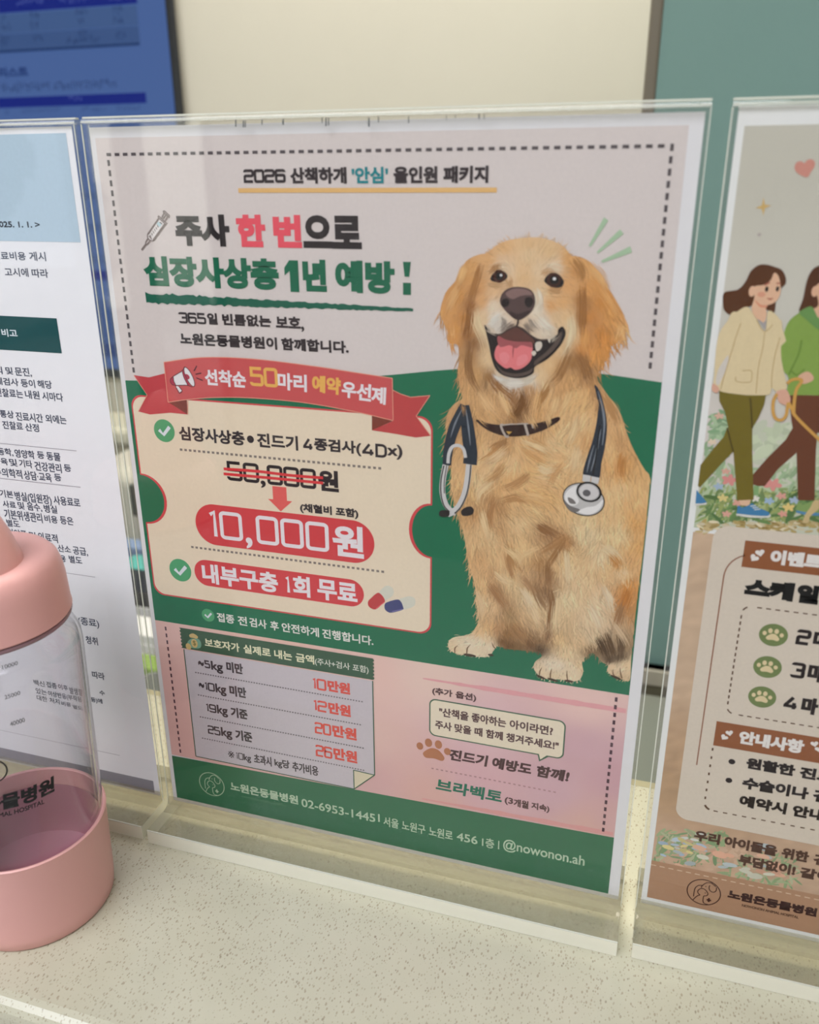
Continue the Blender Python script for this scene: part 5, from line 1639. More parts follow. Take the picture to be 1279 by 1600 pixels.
# collar
cl = flat('collar', [smooth_pts(tr(D, [(330, 1074), (360, 1078), (400, 1092), (460, 1098), (540, 1095), (620, 1092), (690, 1075), (742, 1058), (748, 1075), (700, 1108), (640, 1135), (570, 1152), (490, 1155), (420, 1138), (368, 1110)]), 4)], inkm(56, 42, 38), dog, 10)
flat('buckle', [ribbon(tr(D, [(468, 1098), (456, 1100), (466, 1130), (482, 1156), (495, 1154)]), .8), ribbon(tr(D, [(575, 1092), (583, 1120), (592, 1152)]), .9, sm=False), ribbon(tr(D, [(456, 1100), (500, 1095), (575, 1092), (592, 1092)]), .45, sm=False), ribbon(tr(D, [(610, 1092), (617, 1115)]), .6, sm=False)], inkm(168, 156, 146), cl, 11)
flat('buckle_stud', [tr(D, [(482, 1130), (512, 1132), (496, 1146)])], inkm(190, 150, 80), cl, 11)
locks('ruff_over_collar', [(D, [(400, 1030), (430, 1060), (470, 1090)], (206, 164, 114)), (D, [(500, 1040), (520, 1070), (535, 1090)], (180, 136, 88)), (D, [(600, 1040), (620, 1080), (640, 1110)], (214, 174, 124)), (D, [(680, 1030), (690, 1080), (695, 1105)], (218, 178, 128)), (D, [(340, 1040), (370, 1070), (400, 1090)], (204, 162, 112))], 18, .7, .18, k=12)

# stethoscope
TB = inkm(48, 54, 62)
sto = flat('stethoscope', [ribbon(tr(D, [(272, 1000), (238, 1075), (210, 1150), (192, 1230), (186, 1298)]), 4.0, taper=[.7, 1, .9, .8]), ribbon(tr(D, [(276, 1000), (286, 1080), (297, 1170), (304, 1240), (301, 1295)]), 5.0, taper=[.6, .9, 1, 1, 1]),
                           smooth_pts(tr(D, [(922, 898), (945, 922), (970, 1000), (985, 1095), (976, 1200), (957, 1290), (946, 1364), (905, 1355), (866, 1345), (882, 1270), (912, 1180), (934, 1080), (940, 1000), (930, 940)]), 4)], TB, dog, 10)
flat('tube_highlight', [ribbon(tr(D, [(262, 1020), (228, 1090), (205, 1160)]), .7, taper=[.2, 1, .2]), ribbon(tr(D, [(282, 1020), (294, 1110), (304, 1200)]), .7, taper=[.2, 1, .2]), ribbon(tr(D, [(940, 930), (962, 1010), (972, 1095), (962, 1200)]), .8, taper=[.2, 1, .3]), ribbon(tr(D, [(955, 1120), (935, 1220), (905, 1330)]), .6, taper=[.2, 1, .3]), ribbon(tr(D, [(920, 1200), (897, 1280), (885, 1335)]), .5, taper=[.3, 1, .3])], inkm(116, 122, 130), sto, 11)
flat('tube_gap', [ribbon(tr(D, [(948, 1100), (938, 1200), (915, 1350)]), .45)], inkm(28, 32, 38), sto, 12)
SIL = inkm(186, 184, 182)
flat('metal_tube', [ribbon(tr(D, [(180, 1298), (167, 1370), (164, 1430), (178, 1490), (205, 1525), (232, 1540)]), 2.2), ribbon(tr(D, [(297, 1295), (288, 1380), (272, 1450), (245, 1505), (212, 1535), (190, 1545)]), 2.2), ribbon(tr(D, [(192, 1290), (196, 1245), (212, 1210), (240, 1200), (268, 1216), (280, 1262)]), 1.2), tr(D, [(866, 1345), (905, 1352), (900, 1390), (862, 1378)]), tr(D, [(908, 1354), (948, 1362), (940, 1395), (905, 1385)])], SIL, sto, 11)
flat('metal_shade', [ribbon(tr(D, [(172, 1300), (158, 1370), (157, 1440), (172, 1500), (200, 1532)]), .5), ribbon(tr(D, [(306, 1297), (298, 1380), (283, 1450), (256, 1508), (225, 1540)]), .5), ribbon(tr(D, [(186, 1300), (174, 1380), (174, 1440)]), .35)], inkm(72, 70, 68), sto, 12)
flat('ear_tip', [smooth_pts(tr(D, [(148, 1535), (160, 1524), (195, 1526), (198, 1550), (172, 1558), (150, 1552)]), 4)], inkm(50, 46, 46), sto, 13)
flat('ear_tip', [smooth_pts(tr(D, [(258, 1528), (275, 1512), (305, 1505), (321, 1522), (312, 1545), (280, 1552), (262, 1548)]), 4)], inkm(50, 46, 46), sto, 13)
sc = D(868, 1470); kk = abs(D(968, 1470)[0] - sc[0]) / 100
cp_ = flat('chest_piece', [ell(sc[0], sc[1], 108 * kk, 88 * kk, 48, -.25)], inkm(42, 40, 40), sto, 12)
flat('disc', [ell(sc[0], sc[1], 103 * kk, 83 * kk, 48, -.25)], inkm(176, 174, 172), cp_, 13)
flat('disc_light', [smooth_pts(tr(D, [(775, 1450), (800, 1415), (835, 1400), (830, 1440), (845, 1480), (820, 1500), (785, 1490)]), 4), smooth_pts(tr(D, [(840, 1530), (900, 1545), (950, 1515), (965, 1470), (930, 1500), (880, 1510)]), 4)], inkm(212, 210, 208), cp_, 14)
flat('disc_shade', [smooth_pts(tr(D, [(770, 1470), (800, 1500), (850, 1520), (820, 1535), (785, 1510)]), 4), smooth_pts(tr(D, [(790, 1460), (815, 1468), (830, 1490), (800, 1488)]), 4)], inkm(110, 106, 104), cp_, 15)
b0 = D(895, 1432)
flat('bell_ring', [ell(b0[0], b0[1], 64 * kk, 54 * kk, 40, -.2)], inkm(36, 35, 36), cp_, 16)
flat('bell_rim', [ell(b0[0], b0[1], 54 * kk, 45 * kk, 40, -.2)], inkm(150, 148, 148), cp_, 17)
flat('bell_dish', [ell(b0[0], b0[1], 49 * kk, 41 * kk, 40, -.2)], inkm(190, 187, 186), cp_, 18)
flat('bell_center', [ell(*D(884, 1437), 20 * kk, 18 * kk, 24)], inkm(92, 90, 92), cp_, 19)
locks('fur_over_tube', [(D, [(925, 960), (940, 1000), (930, 1050)], (196, 154, 108)), (D, [(262, 1000), (272, 1030), (276, 1060)], (170, 130, 88))], 14, .5, .12, k=13)
PRINT_GAIN = 0.90   # the right sheet stands in stronger light
# ================================================================== the flyer with the walking women
F = box('walking_flyer', -0.105, 0.105, -0.00006, 0.00006, 0, 0.297, pmat('flyer_paper', (0.76, 0.76, 0.73), 0.75, 0.2, noise=0.02, nscale=200))
F.location = (0.3240, 0, 0.0012)
tag(F, 'brown and green dental flyer with two women walking, in the right holder', 'flyer')
FX0 = r2(215, 1200)[0]
FX0 = (r1(610, 300)[0] + r4(165, 870)[0]) / 2
FX1 = 424.5
fz0 = r4(165, 872)[1]
SK = [((225, 290), ink(186, 182, 168)), ((300, 290), ink(186, 182, 168)), ((225, 230), ink(192, 188, 176)), ((300, 230), ink(192, 188, 176)), ((225, 200), ink(200, 192, 184)), ((300, 200), ink(200, 192, 184)), ((400, 250), ink(190, 186, 172)), ((400, 150), ink(180, 180, 150)), ((225, 160), ink(176, 186, 158)), ((225, 145), ink(150, 160, 110)), ((300, 160), ink(190, 192, 170)), ((300, 148), ink(160, 164, 124)), ((240, 172), ink(192, 194, 176)), ((300, 178), ink(196, 194, 182))]
shade('picture_sky', FX0, FX1, r2(200, 1440)[1], 293, SK, 0, F, 50, 50)
kraft = [((225, 130), ink(190, 164, 138)), ((225, 60), ink(176, 146, 116)), ((225, 30), ink(188, 158, 134)), ((300, 130), ink(190, 164, 138)), ((300, 30), ink(186, 158, 134)), ((420, 80), ink(184, 158, 132))]
shade('kraft_field', FX0, FX1, r4(190, 680)[1], r2(190, 1470)[1], kraft, 1, F, 60, 60, blotch=.05)


def blobs(name, items, par, k, seed):
    """watercolour dabs: many small leaves or petals of printed colour"""
    rr = random.Random(seed)
    vs, fs, cs = [], [], []
    loc = root_of(par)
    for f, x0, x1, y0, y1, n, cols_, size, asp, ang in items:
        for _ in range(n):
            c = f(rr.uniform(x0, x1), rr.uniform(y0, y1))
            c_ = np.array(ink(*rr.choice(cols_))) * rr.uniform(.85, 1.12)
            s = size * .72 * rr.uniform(.6, 1.4)
            e = ell(c[0], c[1], s, s * asp * rr.uniform(.7, 1.2), 9, math.radians(rr.gauss(*ang)))
            if min(q[0] for q in e) < FX0 or max(q[0] for q in e) > FX1: continue
            y = ly(k) - rr.random() * 0.00002
            b = len(vs)
            vs += [(q[0] / 1000 - loc[0], y, q[1] / 1000 - loc[2]) for q in e]
            fs.append(tuple(range(b, b + 9)))
            cs += [np.clip(c_, .005, .85)] * 9
    o = link_mesh(name, vs, fs, vcol_mat(), par, cols=cs)
    return tag(o, kind='stuff')


LG = [(120, 140, 92), (140, 158, 104), (164, 174, 122), (104, 128, 84), (150, 160, 100)]
blobs('grass_print', [(r2, 200, 1250, 1170, 1400, 420, LG, 3.0, .22, (60, 45)), (r2, 230, 1250, 1000, 1220, 170, [(168, 182, 148), (176, 190, 156), (150, 172, 136)], 3.2, .25, (70, 40)), (r2, 250, 420, 640, 1000, 90, [(140, 164, 130), (160, 180, 146), (126, 156, 120)], 2.4, .35, (20, 50)), (r2, 600, 1250, 740, 1000, 120, [(190, 194, 172), (182, 190, 162)], 3.6, .5, (0, 40))], F, 2, 3)
blobs('leaf_print', [(r2, 220, 1250, 1200, 1400, 60, [(92, 120, 74), (106, 136, 84), (84, 110, 70)], 3.4, .2, (25, 40)), (r2, 190, 1250, 1400, 1470, 150, [(166, 146, 96), (186, 166, 122), (150, 128, 80), (206, 194, 164)], 1.8, .4, (0, 20))], F, 3, 5)
fl_ = []
for x, y, c, s in ((320, 845, (216, 196, 172), 2.2), (415, 1050, (206, 158, 142), 2.2), (440, 1110, (204, 136, 130), 4.0), (365, 1155, (156, 172, 190), 2.6), (740, 1140, (206, 140, 132), 4.4), (800, 1220, (206, 152, 138), 2.6), (395, 1235, (206, 190, 128), 2.8), (500, 1270, (208, 156, 138), 2.8), (715, 1255, (150, 172, 194), 2.6), (850, 1300, (212, 186, 120), 3.0), (420, 1345, (206, 156, 140), 2.4), (810, 1345, (206, 150, 134), 2.4), (890, 1250, (158, 172, 190), 2.6), (370, 665, (204, 168, 148), 2.4), (620, 1240, (214, 208, 196), 2.2)):
    c0 = r2(x, y)
    for a in range(5):
        th = a * 2 * PI / 5 + x
        fl_.append((c0, th, c, s))
vs, fs, cs = [], [], []
loc = F.location
for n_, (c0, th, c, s) in enumerate(fl_):
    s *= .62
    e = ell(c0[0] + math.cos(th) * s * .55, c0[1] + math.sin(th) * s * .35, s * .52, s * .30, 10, th)
    b = len(vs)
    vs += [(q[0] / 1000 - loc[0], ly(4) - (n_ % 40) * 5e-7, q[1] / 1000 - loc[2]) for q in e]
    fs.append(tuple(range(b, b + 10)))
    cs += [ink(*c)] * 10
link_mesh('flower_print', vs, fs, vcol_mat(), F, cols=cs)

# first woman
w1 = flat('woman_picture', [smooth_pts(tr(r1, [(455, 1285), (560, 1262), (620, 1200), (660, 1120), (720, 1072), (780, 1066), (850, 1085), (905, 1110), (935, 1170), (930, 1220), (895, 1255), (860, 1330), (845, 1440), (790, 1420), (700, 1380), (600, 1420), (520, 1462), (460, 1430), (445, 1370)]), 4)], inkm(88, 58, 42), F, 6)
flat('face', [smooth_pts(tr(r1, [(690, 1240), (760, 1225), (815, 1190), (845, 1130), (880, 1160), (893, 1230), (892, 1290), (870, 1340), (830, 1372), (790, 1384), (780, 1405), (785, 1460), (760, 1520), (700, 1480), (668, 1410), (690, 1320)]), 4), ell(*r1(672, 1275), .95, 1.6, 20)], inkm(212, 172, 142), w1, 7)
flat('cheek', [ell(*r1(745, 1300), 1.2, .8, 18)], inkm(206, 150, 124), w1, 8)
flat('eye', [ell(*r1(786, 1258), .48, .82, 16), ell(*r1(870, 1256), .45, .8, 16)], inkm(44, 34, 30), w1, 8)
flat('brow_and_mouth', [ribbon(tr(r1, [(770, 1228), (790, 1215), (810, 1205)]), .5), ribbon(tr(r1, [(862, 1212), (880, 1212), (895, 1215)]), .4), smooth_pts(tr(r1, [(785, 1328), (815, 1330), (840, 1326), (815, 1343)]), 4)], inkm(160, 96, 80), w1, 8)
flat('neck_shade', [smooth_pts(tr(r1, [(690, 1340), (740, 1380), (790, 1386), (780, 1400), (730, 1395)]), 4)], inkm(206, 140, 112), w1, 8)
flat('shirt', [tr(r1, [(715, 1490), (760, 1520), (785, 1500), (775, 1575)])], inkm(160, 154, 152), w1, 9)
CR = inkm(208, 190, 152)
flat('jacket', [smooth_pts(tr(r1, [(635, 1395), (560, 1430), (480, 1510), (440, 1600), (440, 1700), (900, 1700), (905, 1560), (870, 1470), (800, 1425), (785, 1520), (770, 1600), (720, 1520), (680, 1450)]), 3), smooth_pts(tr(r2, [(430, 0), (370, 90), (345, 220), (335, 390), (330, 440), (365, 470), (372, 490), (430, 505), (560, 520), (690, 520), (722, 510), (735, 470), (765, 495), (830, 480), (836, 440), (800, 270), (800, 130), (805, 20), (780, 0), (685, 75), (640, 10), (600, -30), (470, -60)]), 3)], CR, w1, 8)
flat('sleeve_gap', [smooth_pts(tr(r2, [(432, 245), (425, 320), (385, 410), (365, 450), (345, 430), (360, 350), (400, 280)]), 3)], inkm(198, 190, 180), w1, 9)
SEAM = inkm(180, 156, 114)
flat('jacket_seam', [ribbon(tr(r2, l), .26) for l in ([(685, 80), (670, 200), (640, 330), (625, 510)], [(630, 0), (655, 50), (685, 82)], [(740, 30), (715, 60), (685, 82)], [(485, 390), (490, 425), (580, 430), (595, 395), (590, 350), (530, 352)], [(475, 160), (445, 250), (400, 400), (380, 480)], [(790, 120), (755, 250), (735, 380), (732, 470)], [(520, 20), (490, 100), (470, 170)])], SEAM, w1, 9)
flat('hand', [smooth_pts(tr(r2, [(330, 440), (318, 460), (322, 490), (350, 505), (368, 485), (366, 468)]), 4), smooth_pts(tr(r2, [(768, 495), (830, 480), (860, 530), (860, 570), (830, 590), (785, 570), (772, 530)]), 4)], inkm(206, 160, 138), w1, 9)
OL = inkm(112, 100, 46)
flat('trousers', [tr(r2, [(368, 488), (430, 506), (560, 522), (694, 518), (680, 590), (640, 680), (598, 750), (598, 920), (608, 1245), (495, 1250), (482, 1100), (468, 915), (410, 640), (370, 560)]), tr(r2, [(425, 745), (468, 910), (380, 1000), (235, 1160), (222, 1150), (240, 1005), (330, 890), (400, 810)])], OL, w1, 7)
flat('trouser_fold', [ribbon(tr(r2, [(585, 540), (592, 640), (598, 750)]), .5), ribbon(tr(r2, [(425, 745), (450, 850), (468, 915)]), .5)], inkm(80, 70, 30), w1, 8)
flat('ankle', [tr(r2, [(508, 1250), (590, 1246), (575, 1290), (520, 1285)])], inkm(212, 176, 146), w1, 7)
BL_ = inkm(72, 122, 160)
flat('shoe', [smooth_pts(tr(r2, [(500, 1285), (530, 1300), (575, 1282), (600, 1272), (640, 1300), (700, 1325), (720, 1345), (700, 1362), (600, 1356), (500, 1345), (494, 1318)]), 4), tr(r2, [(212, 1178), (230, 1200), (265, 1240), (285, 1268), (204, 1280)])], BL_, w1, 8)
flat('shoe_sole', [smooth_pts(tr(r2, [(494, 1342), (600, 1354), (700, 1358), (721, 1345), (715, 1368), (600, 1370), (500, 1356)]), 4), tr(r2, [(203, 1272), (250, 1272), (285, 1264), (280, 1280), (203, 1286)])], inkm(206, 204, 194), w1, 9)
flat('shoe_laces', [ribbon(tr(r2, [(585, 1290), (625, 1285)]), .35, sm=False), ribbon(tr(r2, [(600, 1302), (640, 1298)]), .35, sm=False), ribbon(tr(r2, [(612, 1315), (655, 1310)]), .35, sm=False)], inkm(196, 200, 200), w1, 9)

# second woman, cut by the picture's right edge
w2 = flat('woman_picture', [smooth_pts(tr(r1, [(1040, 1440), (1070, 1330), (1100, 1190), (1140, 1110), (1195, 1075), (1260, 1080), (1300, 1160), (1300, 1300), (1290, 1450), (1150, 1440)]), 4)], inkm(84, 56, 42), F, 5.4)
flat('face', [ell(*r1(1162, 1275), .95, 1.6, 20), smooth_pts(tr(r1, [(1170, 1240), (1240, 1200), (1290, 1260), (1280, 1350), (1230, 1380), (1230, 1500), (1180, 1470), (1140, 1420), (1190, 1380)]), 4)], inkm(208, 166, 136), w2, 6.4)
GR = inkm(128, 154, 78)
flat('jacket', [smooth_pts(tr(r2, [(880, -20), (840, 30), (815, 100), (800, 170), (796, 200), (800, 260), (815, 350), (850, 400), (840, 510), (900, 520), (1000, 520), (1120, 525), (1200, 520), (1200, 60), (1120, 0), (1000, -30), (950, -60)]), 3)], GR, w2, 7.4)
flat('hood', [smooth_pts(tr(r1, [(1038, 1445), (1080, 1410), (1140, 1395), (1180, 1470), (1220, 1500), (1260, 1450), (1290, 1560), (1200, 1580), (1100, 1500)]), 3)], inkm(104, 140, 82), w2, 8.4)
flat('jacket_seam', [ribbon(tr(r2, [(940, 140), (925, 220), (890, 300), (850, 380)]), .5), ribbon(tr(r2, [(870, 355), (910, 380), (960, 340)]), .4)], inkm(104, 132, 62), w2, 8.4)
flat('hand', [smooth_pts(tr(r2, [(915, 395), (950, 365), (990, 358), (1022, 390), (1020, 415), (985, 435), (945, 440)]), 4)], inkm(206, 164, 138), w2, 9.4)
BRN = inkm(104, 66, 50)
flat('trousers', [tr(r2, [(850, 512), (900, 520), (1200, 525), (1180, 800), (1050, 780), (1040, 900), (1030, 1250), (915, 1250), (905, 900), (870, 700)]), tr(r2, [(880, 745), (905, 880), (905, 920), (780, 1030), (685, 1150), (640, 1150), (605, 1140), (600, 1075), (700, 960), (830, 830)])], BRN, w2, 6.4)
flat('sock', [tr(r2, [(610, 1150), (645, 1152), (640, 1215), (605, 1215)])], inkm(128, 160, 110), w2, 5.4)
flat('shoe', [smooth_pts(tr(r2, [(915, 1262), (950, 1280), (1010, 1258), (1040, 1290), (1110, 1330), (1110, 1345), (960, 1338), (905, 1325)]), 4)], inkm(126, 150, 92), w2, 7.4)
flat('shoe_sole', [tr(r2, [(903, 1318), (960, 1330), (1120, 1342), (1120, 1362), (960, 1350), (902, 1334)])], inkm(88, 130, 162), w2, 8.4)
flat('lead', [ribbon(tr(r2, l), .95, n=8) for l in ([(770, 510), (745, 560), (742, 630), (760, 680), (800, 692), (832, 660), (842, 600), (850, 570)], [(850, 570), (875, 620), (890, 655), (950, 720), (1060, 825), (1130, 890)], [(840, 440), (870, 415), (920, 408), (940, 425), (905, 480), (890, 560), (885, 650)])], inkm(196, 150, 82), w1, 11)
flat('small_dog_leg', [smooth_pts(tr(r2, [(1030, 1250), (1000, 1300), (970, 1340), (948, 1395), (960, 1408), (992, 1400), (1000, 1360), (1060, 1310), (1100, 1260)]), 4)], inkm(190, 168, 124), w2, 9.4)
# heart, star
flat('heart', [smooth_pts(tr(r1, [(1080, 275), (1060, 262), (1025, 265), (1005, 295), (1008, 330), (1040, 362), (1102, 385), (1130, 345), (1160, 300), (1160, 262), (1135, 244), (1100, 252)]), 4)], inkm(194, 136, 122), F, 3)
s_ = r1(760, 615)
flat('sparkle', [[(s_[0] + r_ * math.cos(a + .15), s_[1] + r_ * 1.2 * math.sin(a + .15)) for a, r_ in zip(np.linspace(0, 2 * PI, 9)[:-1], [2.15, .6] * 4)]], inkm(196, 164, 106), F, 3)
flat('dot', [ell(*r1(728, 833), .55, .5, 14)], inkm(170, 158, 152), F, 3)

# text card
cx0, cx1 = (r3(330, 60)[0] + r4(345, 390)[0]) / 2, FX1 - 8
ctp, cbt = r3(400, 5)[1], r4(400, 437)[1]
card = flat('text_card', [rrect(cx0, cx1, cbt, ctp, 5)], inkm(202, 190, 174), F, 4)
BRW = inkm(138, 88, 60)
bt1, bb1 = (r3(550, 106)[1] + r3(1060, 160)[1]) / 2, (r3(525, 292)[1] + r3(1060, 348)[1]) / 2
bx = (r3(550, 106)[0] + r3(523, 292)[0]) / 2
h1_ = flat('event_heading', [[(bx, bb1), (FX1 - 26, bb1), (FX1 - 26, bt1), (bx, bt1)]], BRW, card, 6)


def heart(c, s, mat, par, k, rot=0.0, name='heart_icon'):
    p_ = []
    for i in range(28):
        t = 2 * PI * i / 28
        x = 16 * math.sin(t) ** 3 / 16 * s
        y = (13 * math.cos(t) - 5 * math.cos(2 * t) - 2 * math.cos(3 * t) - math.cos(4 * t)) / 16 * s
        p_.append((c[0] + x * math.cos(rot) - y * math.sin(rot), c[1] + x * math.sin(rot) + y * math.cos(rot)))
    return flat(name, [p_], mat, par, k)


WH2 = inkm(216, 210, 204)
heart(r3(652, 192), 1.45, WH2, h1_, 7, .3)
heart(r3(612, 228), 1.45, WH2, h1_, 7.3, -.5)
row('wording', r3, [(780, 168), (1020, 203)], [(780, 273), (1020, 305)], [('이벤트', 725, 1085)], WH2, h1_, 7, bold=.36)
row('offer_line', r3, [(630, 366), (985, 420)], [(630, 502), (985, 547)], [('스케', 548, 888), ('일', 908, 1062)], inkm(36, 30, 28), card, 6, bold=.62)
lx = [r3(535, 202), r3(470, 235), r3(420, 300), r3(395, 450), r3(300, 1050), r3(215, 1600)]
xm = float(np.mean([q_[0] for q_ in lx[3:]]))
flat('frame_line', [ribbon([(bx, r3(535, 202)[1])] + [(xm + 8 * (1 - math.sin(a)), r3(535, 202)[1] - 9 * (1 - math.cos(a))) for a in np.linspace(0.3, PI / 2, 8)] + [(xm, r4(460, 125)[1])], .42, sm=False)], inkm(140, 96, 76), card, 6)
# dashed box with paws
dx0 = (r3(525, 640)[0] + r3(425, 1240)[0]) / 2
dzt, dzb = r3(640, 573)[1], r3(560, 1326)[1]
DB = inkm(96, 72, 58)
dd = dashes((dx0 + 4.6, dzt), (FX1 - 20, dzt), 2.9, 1.55, .45) + dashes((dx0 + 4.2, dzb), (FX1 - 20, dzb), 2.9, 1.55, .45) + dashes((dx0, dzt - 3.6), (dx0, dzb + 3), 2.5, 1.4, .5)
dd += [ribbon([(dx0 + 2.8 - 2.8 * math.cos(a), dzt - 2.8 + 2.8 * math.sin(a)) for a in np.linspace(.4, 1.1, 5)], .5, sm=False), ribbon([(dx0 + 2.8 - 2.8 * math.cos(a), dzb + 2.8 - 2.8 * math.sin(a)) for a in np.linspace(.4, 1.2, 5)], .5, sm=False)]
flat('dashed_box', dd, DB, card, 6)
GC = inkm(110, 124, 80)
for x, y in ((745, 763), (704, 985), (667, 1193)):
    c = r3(x, y)
    pc = flat('paw_badge', [ell(c[0], c[1], 4.65, 4.35, 36)], GC, card, 6)
    paw((c[0] - .05, c[1] - .5), 1.62, inkm(208, 190, 150), pc, 7, 'paw')
INK3 = inkm(46, 38, 36)
for d_, m_, xa, xb in (('2', ((955, 725), (955, 833)), (904, 1006), (1022, 1135)), ('3', ((915, 953), (915, 1063)), (866, 966), (984, 1100)), ('4', ((870, 1184), (870, 1286)), (818, 922), (940, 1056))):
    row('offer_row', r3, [m_[0]], [m_[1]], [(d_, *xa)], INK3, card, 6, dwf=.62)
    row('offer_row', r3, [m_[0]], [m_[1]], [('마', *xb, (-.08, 1.06))], INK3, card, 6, bold=.42)
bt1, bb1 = (r3(350, 1364)[1] + r3(1062, 1470)[1]) / 2, (r3(330, 1527)[1] + r4(560, 15)[1]) / 2
bx2 = (r3(350, 1364)[0] + r3(328, 1527)[0]) / 2
h2_ = flat('notice_heading', [[(bx2, bb1), (FX1 - 20, bb1), (FX1 - 20, bt1), (bx2, bt1)]], BRW, card, 6)
heart(r3(440, 1442), 1.3, WH2, h2_, 7, .3)
heart(r3(404, 1472), 1.3, WH2, h2_, 7.3, -.5)
heart(r3(1030, 1518), 1.3, WH2, h2_, 7, .3)
heart(r3(1060, 1555), 1.3, WH2, h2_, 7.3, .3)
row('wording', r3, [(550, 1428), (905, 1486)], [(550, 1526), (905, 1578)], [('안내사항', 508, 957)], WH2, h2_, 7, bold=.34)
dx2 = (r3(325, 1560)[0] + r4(510, 330)[0]) / 2
dzt2, dzb2 = bb1, r4(540, 382)[1]
dd = dashes((dx2, dzt2 - 1.2), (dx2, dzb2 + 2.6), 3.7, 1.2, .62) + dashes((dx2 + 3.6, dzb2), (FX1 - 20, dzb2), 3.4, 1.55, .5) + [ribbon([(dx2 + 3.2 - 3.2 * math.cos(a), dzb2 + 3.2 - 3.2 * math.sin(a)) for a in np.linspace(.4, 1.2, 5)], .8, sm=False)]
flat('dashed_box', dd, DB, card, 6)
for x, y in ((665, 107), (648, 213)):
    c = r4(x, y)
    flat('bullet', [ell(c[0], c[1], 1.2, 1.15, 20)], INK3, card, 6)
row('notice_line', r4, [(785, 87), (985, 119)], [(785, 152), (985, 185)], [('원활한', 748, 1024), ('진료', 1052, 1250)], INK3, card, 6, bold=.32)
row('notice_line', r4, [(760, 198), (1065, 247)], [(760, 267), (1065, 317)], [('수술이나', 725, 1100), ('검', 1127, 1230)], INK3, card, 6, bold=.32)
row('notice_line', r4, [(755, 301), (950, 337)], [(755, 368), (950, 405)], [('예약시', 708, 976), ('안내', 1010, 1190)], INK3, card, 6, bold=.32)
# lower meadow, slogan, brown footer
mn_ = [(140, 158, 118), (154, 168, 130), (168, 170, 138), (126, 150, 112)]
blobs('meadow_print', [(r4, 190, 620, 500, 690, 150, mn_, 3.0, .25, (50, 50)), (r4, 600, 1050, 640, 810, 120, mn_, 2.6, .22, (50, 45)), (r4, 380, 900, 560, 720, 90, [(190, 160, 136), (196, 166, 142)], 2.6, .5, (0, 40))], F, 2, 9)
blobs('meadow_flowers', [(r4, 205, 520, 520, 640, 22, [(170, 182, 192), (200, 186, 132), (196, 198, 190), (160, 176, 192)], 2.6, .45, (0, 15)), (r4, 350, 1000, 580, 760, 26, [(206, 166, 142), (196, 194, 176), (206, 160, 136), (170, 178, 178)], 3.0, .5, (0, 15))], F, 3, 12)
SL = inkm(84, 62, 54)
row('slogan', r4, [(485, 505), (1070, 608)], [(485, 565), (1070, 672)], [('우리', 452, 598), ('아이들을', 623, 922), ('위한', 948, 1102), ('건', 1130, 1222)], SL, F, 6, bold=.28)
row('slogan', r4, [(740, 641), (985, 684)], [(740, 698), (985, 750)], [('부담없이!', 703, 1026), ('같이', 1052, 1230)], SL, F, 6, bold=.28)
fb_t = (S(1010, 1344)[1] + S(1279, 1396)[1]) / 2
fb = flat('footer_band', [[(FX0, fz0), (FX1, fz0), (FX1, fb_t), (FX0, fb_t)]], inkm(166, 130, 104), F, 4)
a = r4(190, 702); c_ = r4(1130, 872)
flat('footer_dashes', dashes((FX0, (a[1] + c_[1]) / 2), (FX1, (a[1] + c_[1]) / 2), 3.35, 1.95, .38), inkm(206, 182, 156), fb, 5)
emblem(tuple(_ec), _er, inkm(66, 42, 36), fb, 5, .42)
row('clinic_name', r4, [(670, 844), (1110, 925)], [(670, 892), (1110, 980)], [('노원온동물병원', 643, 1148)], inkm(60, 40, 36), fb, 5, bold=.3)
row('clinic_name', r4, [(740, 921), (1030, 979)], [(740, 937), (1030, 993)], [('NOWONON ANIMAL HOSPITAL', 722, 1044)], inkm(70, 48, 42), fb, 5, bold=.05, squared=False)

PRINT_GAIN = 0.75
# ================================================================== the fee notice on the left
NX1 = -7.4
N = box('fee_notice', -0.105, 0.105, -0.00006, 0.00006, 0, 0.297, pmat('notice_paper', (0.83, 0.83, 0.85), 0.75, 0.2, noise=0.02, nscale=200))
N.location = (-0.1124, 0, 0.0006)
tag(N, 'white fee notice with columns of Korean text in the left holder behind the bottle', 'notice')
hb = (n1(0, 298)[1] + n1(388, 302)[1]) / 2
flat('header_field', [[(-213, hb), (n1(388, 300)[0], hb), (n1(388, 300)[0], S(100, 208)[1]), (-213, S(100, 208)[1])]], inkm(162, 180, 192), N, 1)
TX = inkm(74, 78, 92)
TXD = inkm(44, 46, 56)
text('date_line', '2025. 1. 1. >', n1(-22, 231), n1(190, 204), TXD, N, 2, bold=.12, squared=False)
text('intro_line', '진료비용', n1(-32, 386), n1(121, 350), TX, N, 2, bold=.05)
text('intro_line', '게시', n1(145, 392), n1(217, 350), TX, N, 2, bold=.05)
text('intro_line', '고시에', n1(27, 466), n1(133, 428), TX, N, 2, bold=.05)
text('intro_line', '따라', n1(157, 472), n1(229, 432), TX, N, 2, bold=.05)
bz1, bz0 = (n1(0, 655)[1] + n1(272, 670)[1]) / 2, (n1(0, 824)[1] + n1(299, 832)[1]) / 2
bar = flat('column_heading', [[(-213, bz0), (n1(285, 750)[0], bz0), (n1(285, 750)[0], bz1), (-213, bz1)]], inkm(34, 74, 76), N, 2)
text('wording', '비고', n1(12, 756), n1(81, 722), inkm(200, 208, 212), bar, 3, bold=.1)


def tl_(body, f, x0, yb, x1, yt, bold=.07, mat=TX):
    text('fee_text', body, f(x0, yb), f(x1, yt), mat, N, 2, bold=bold)


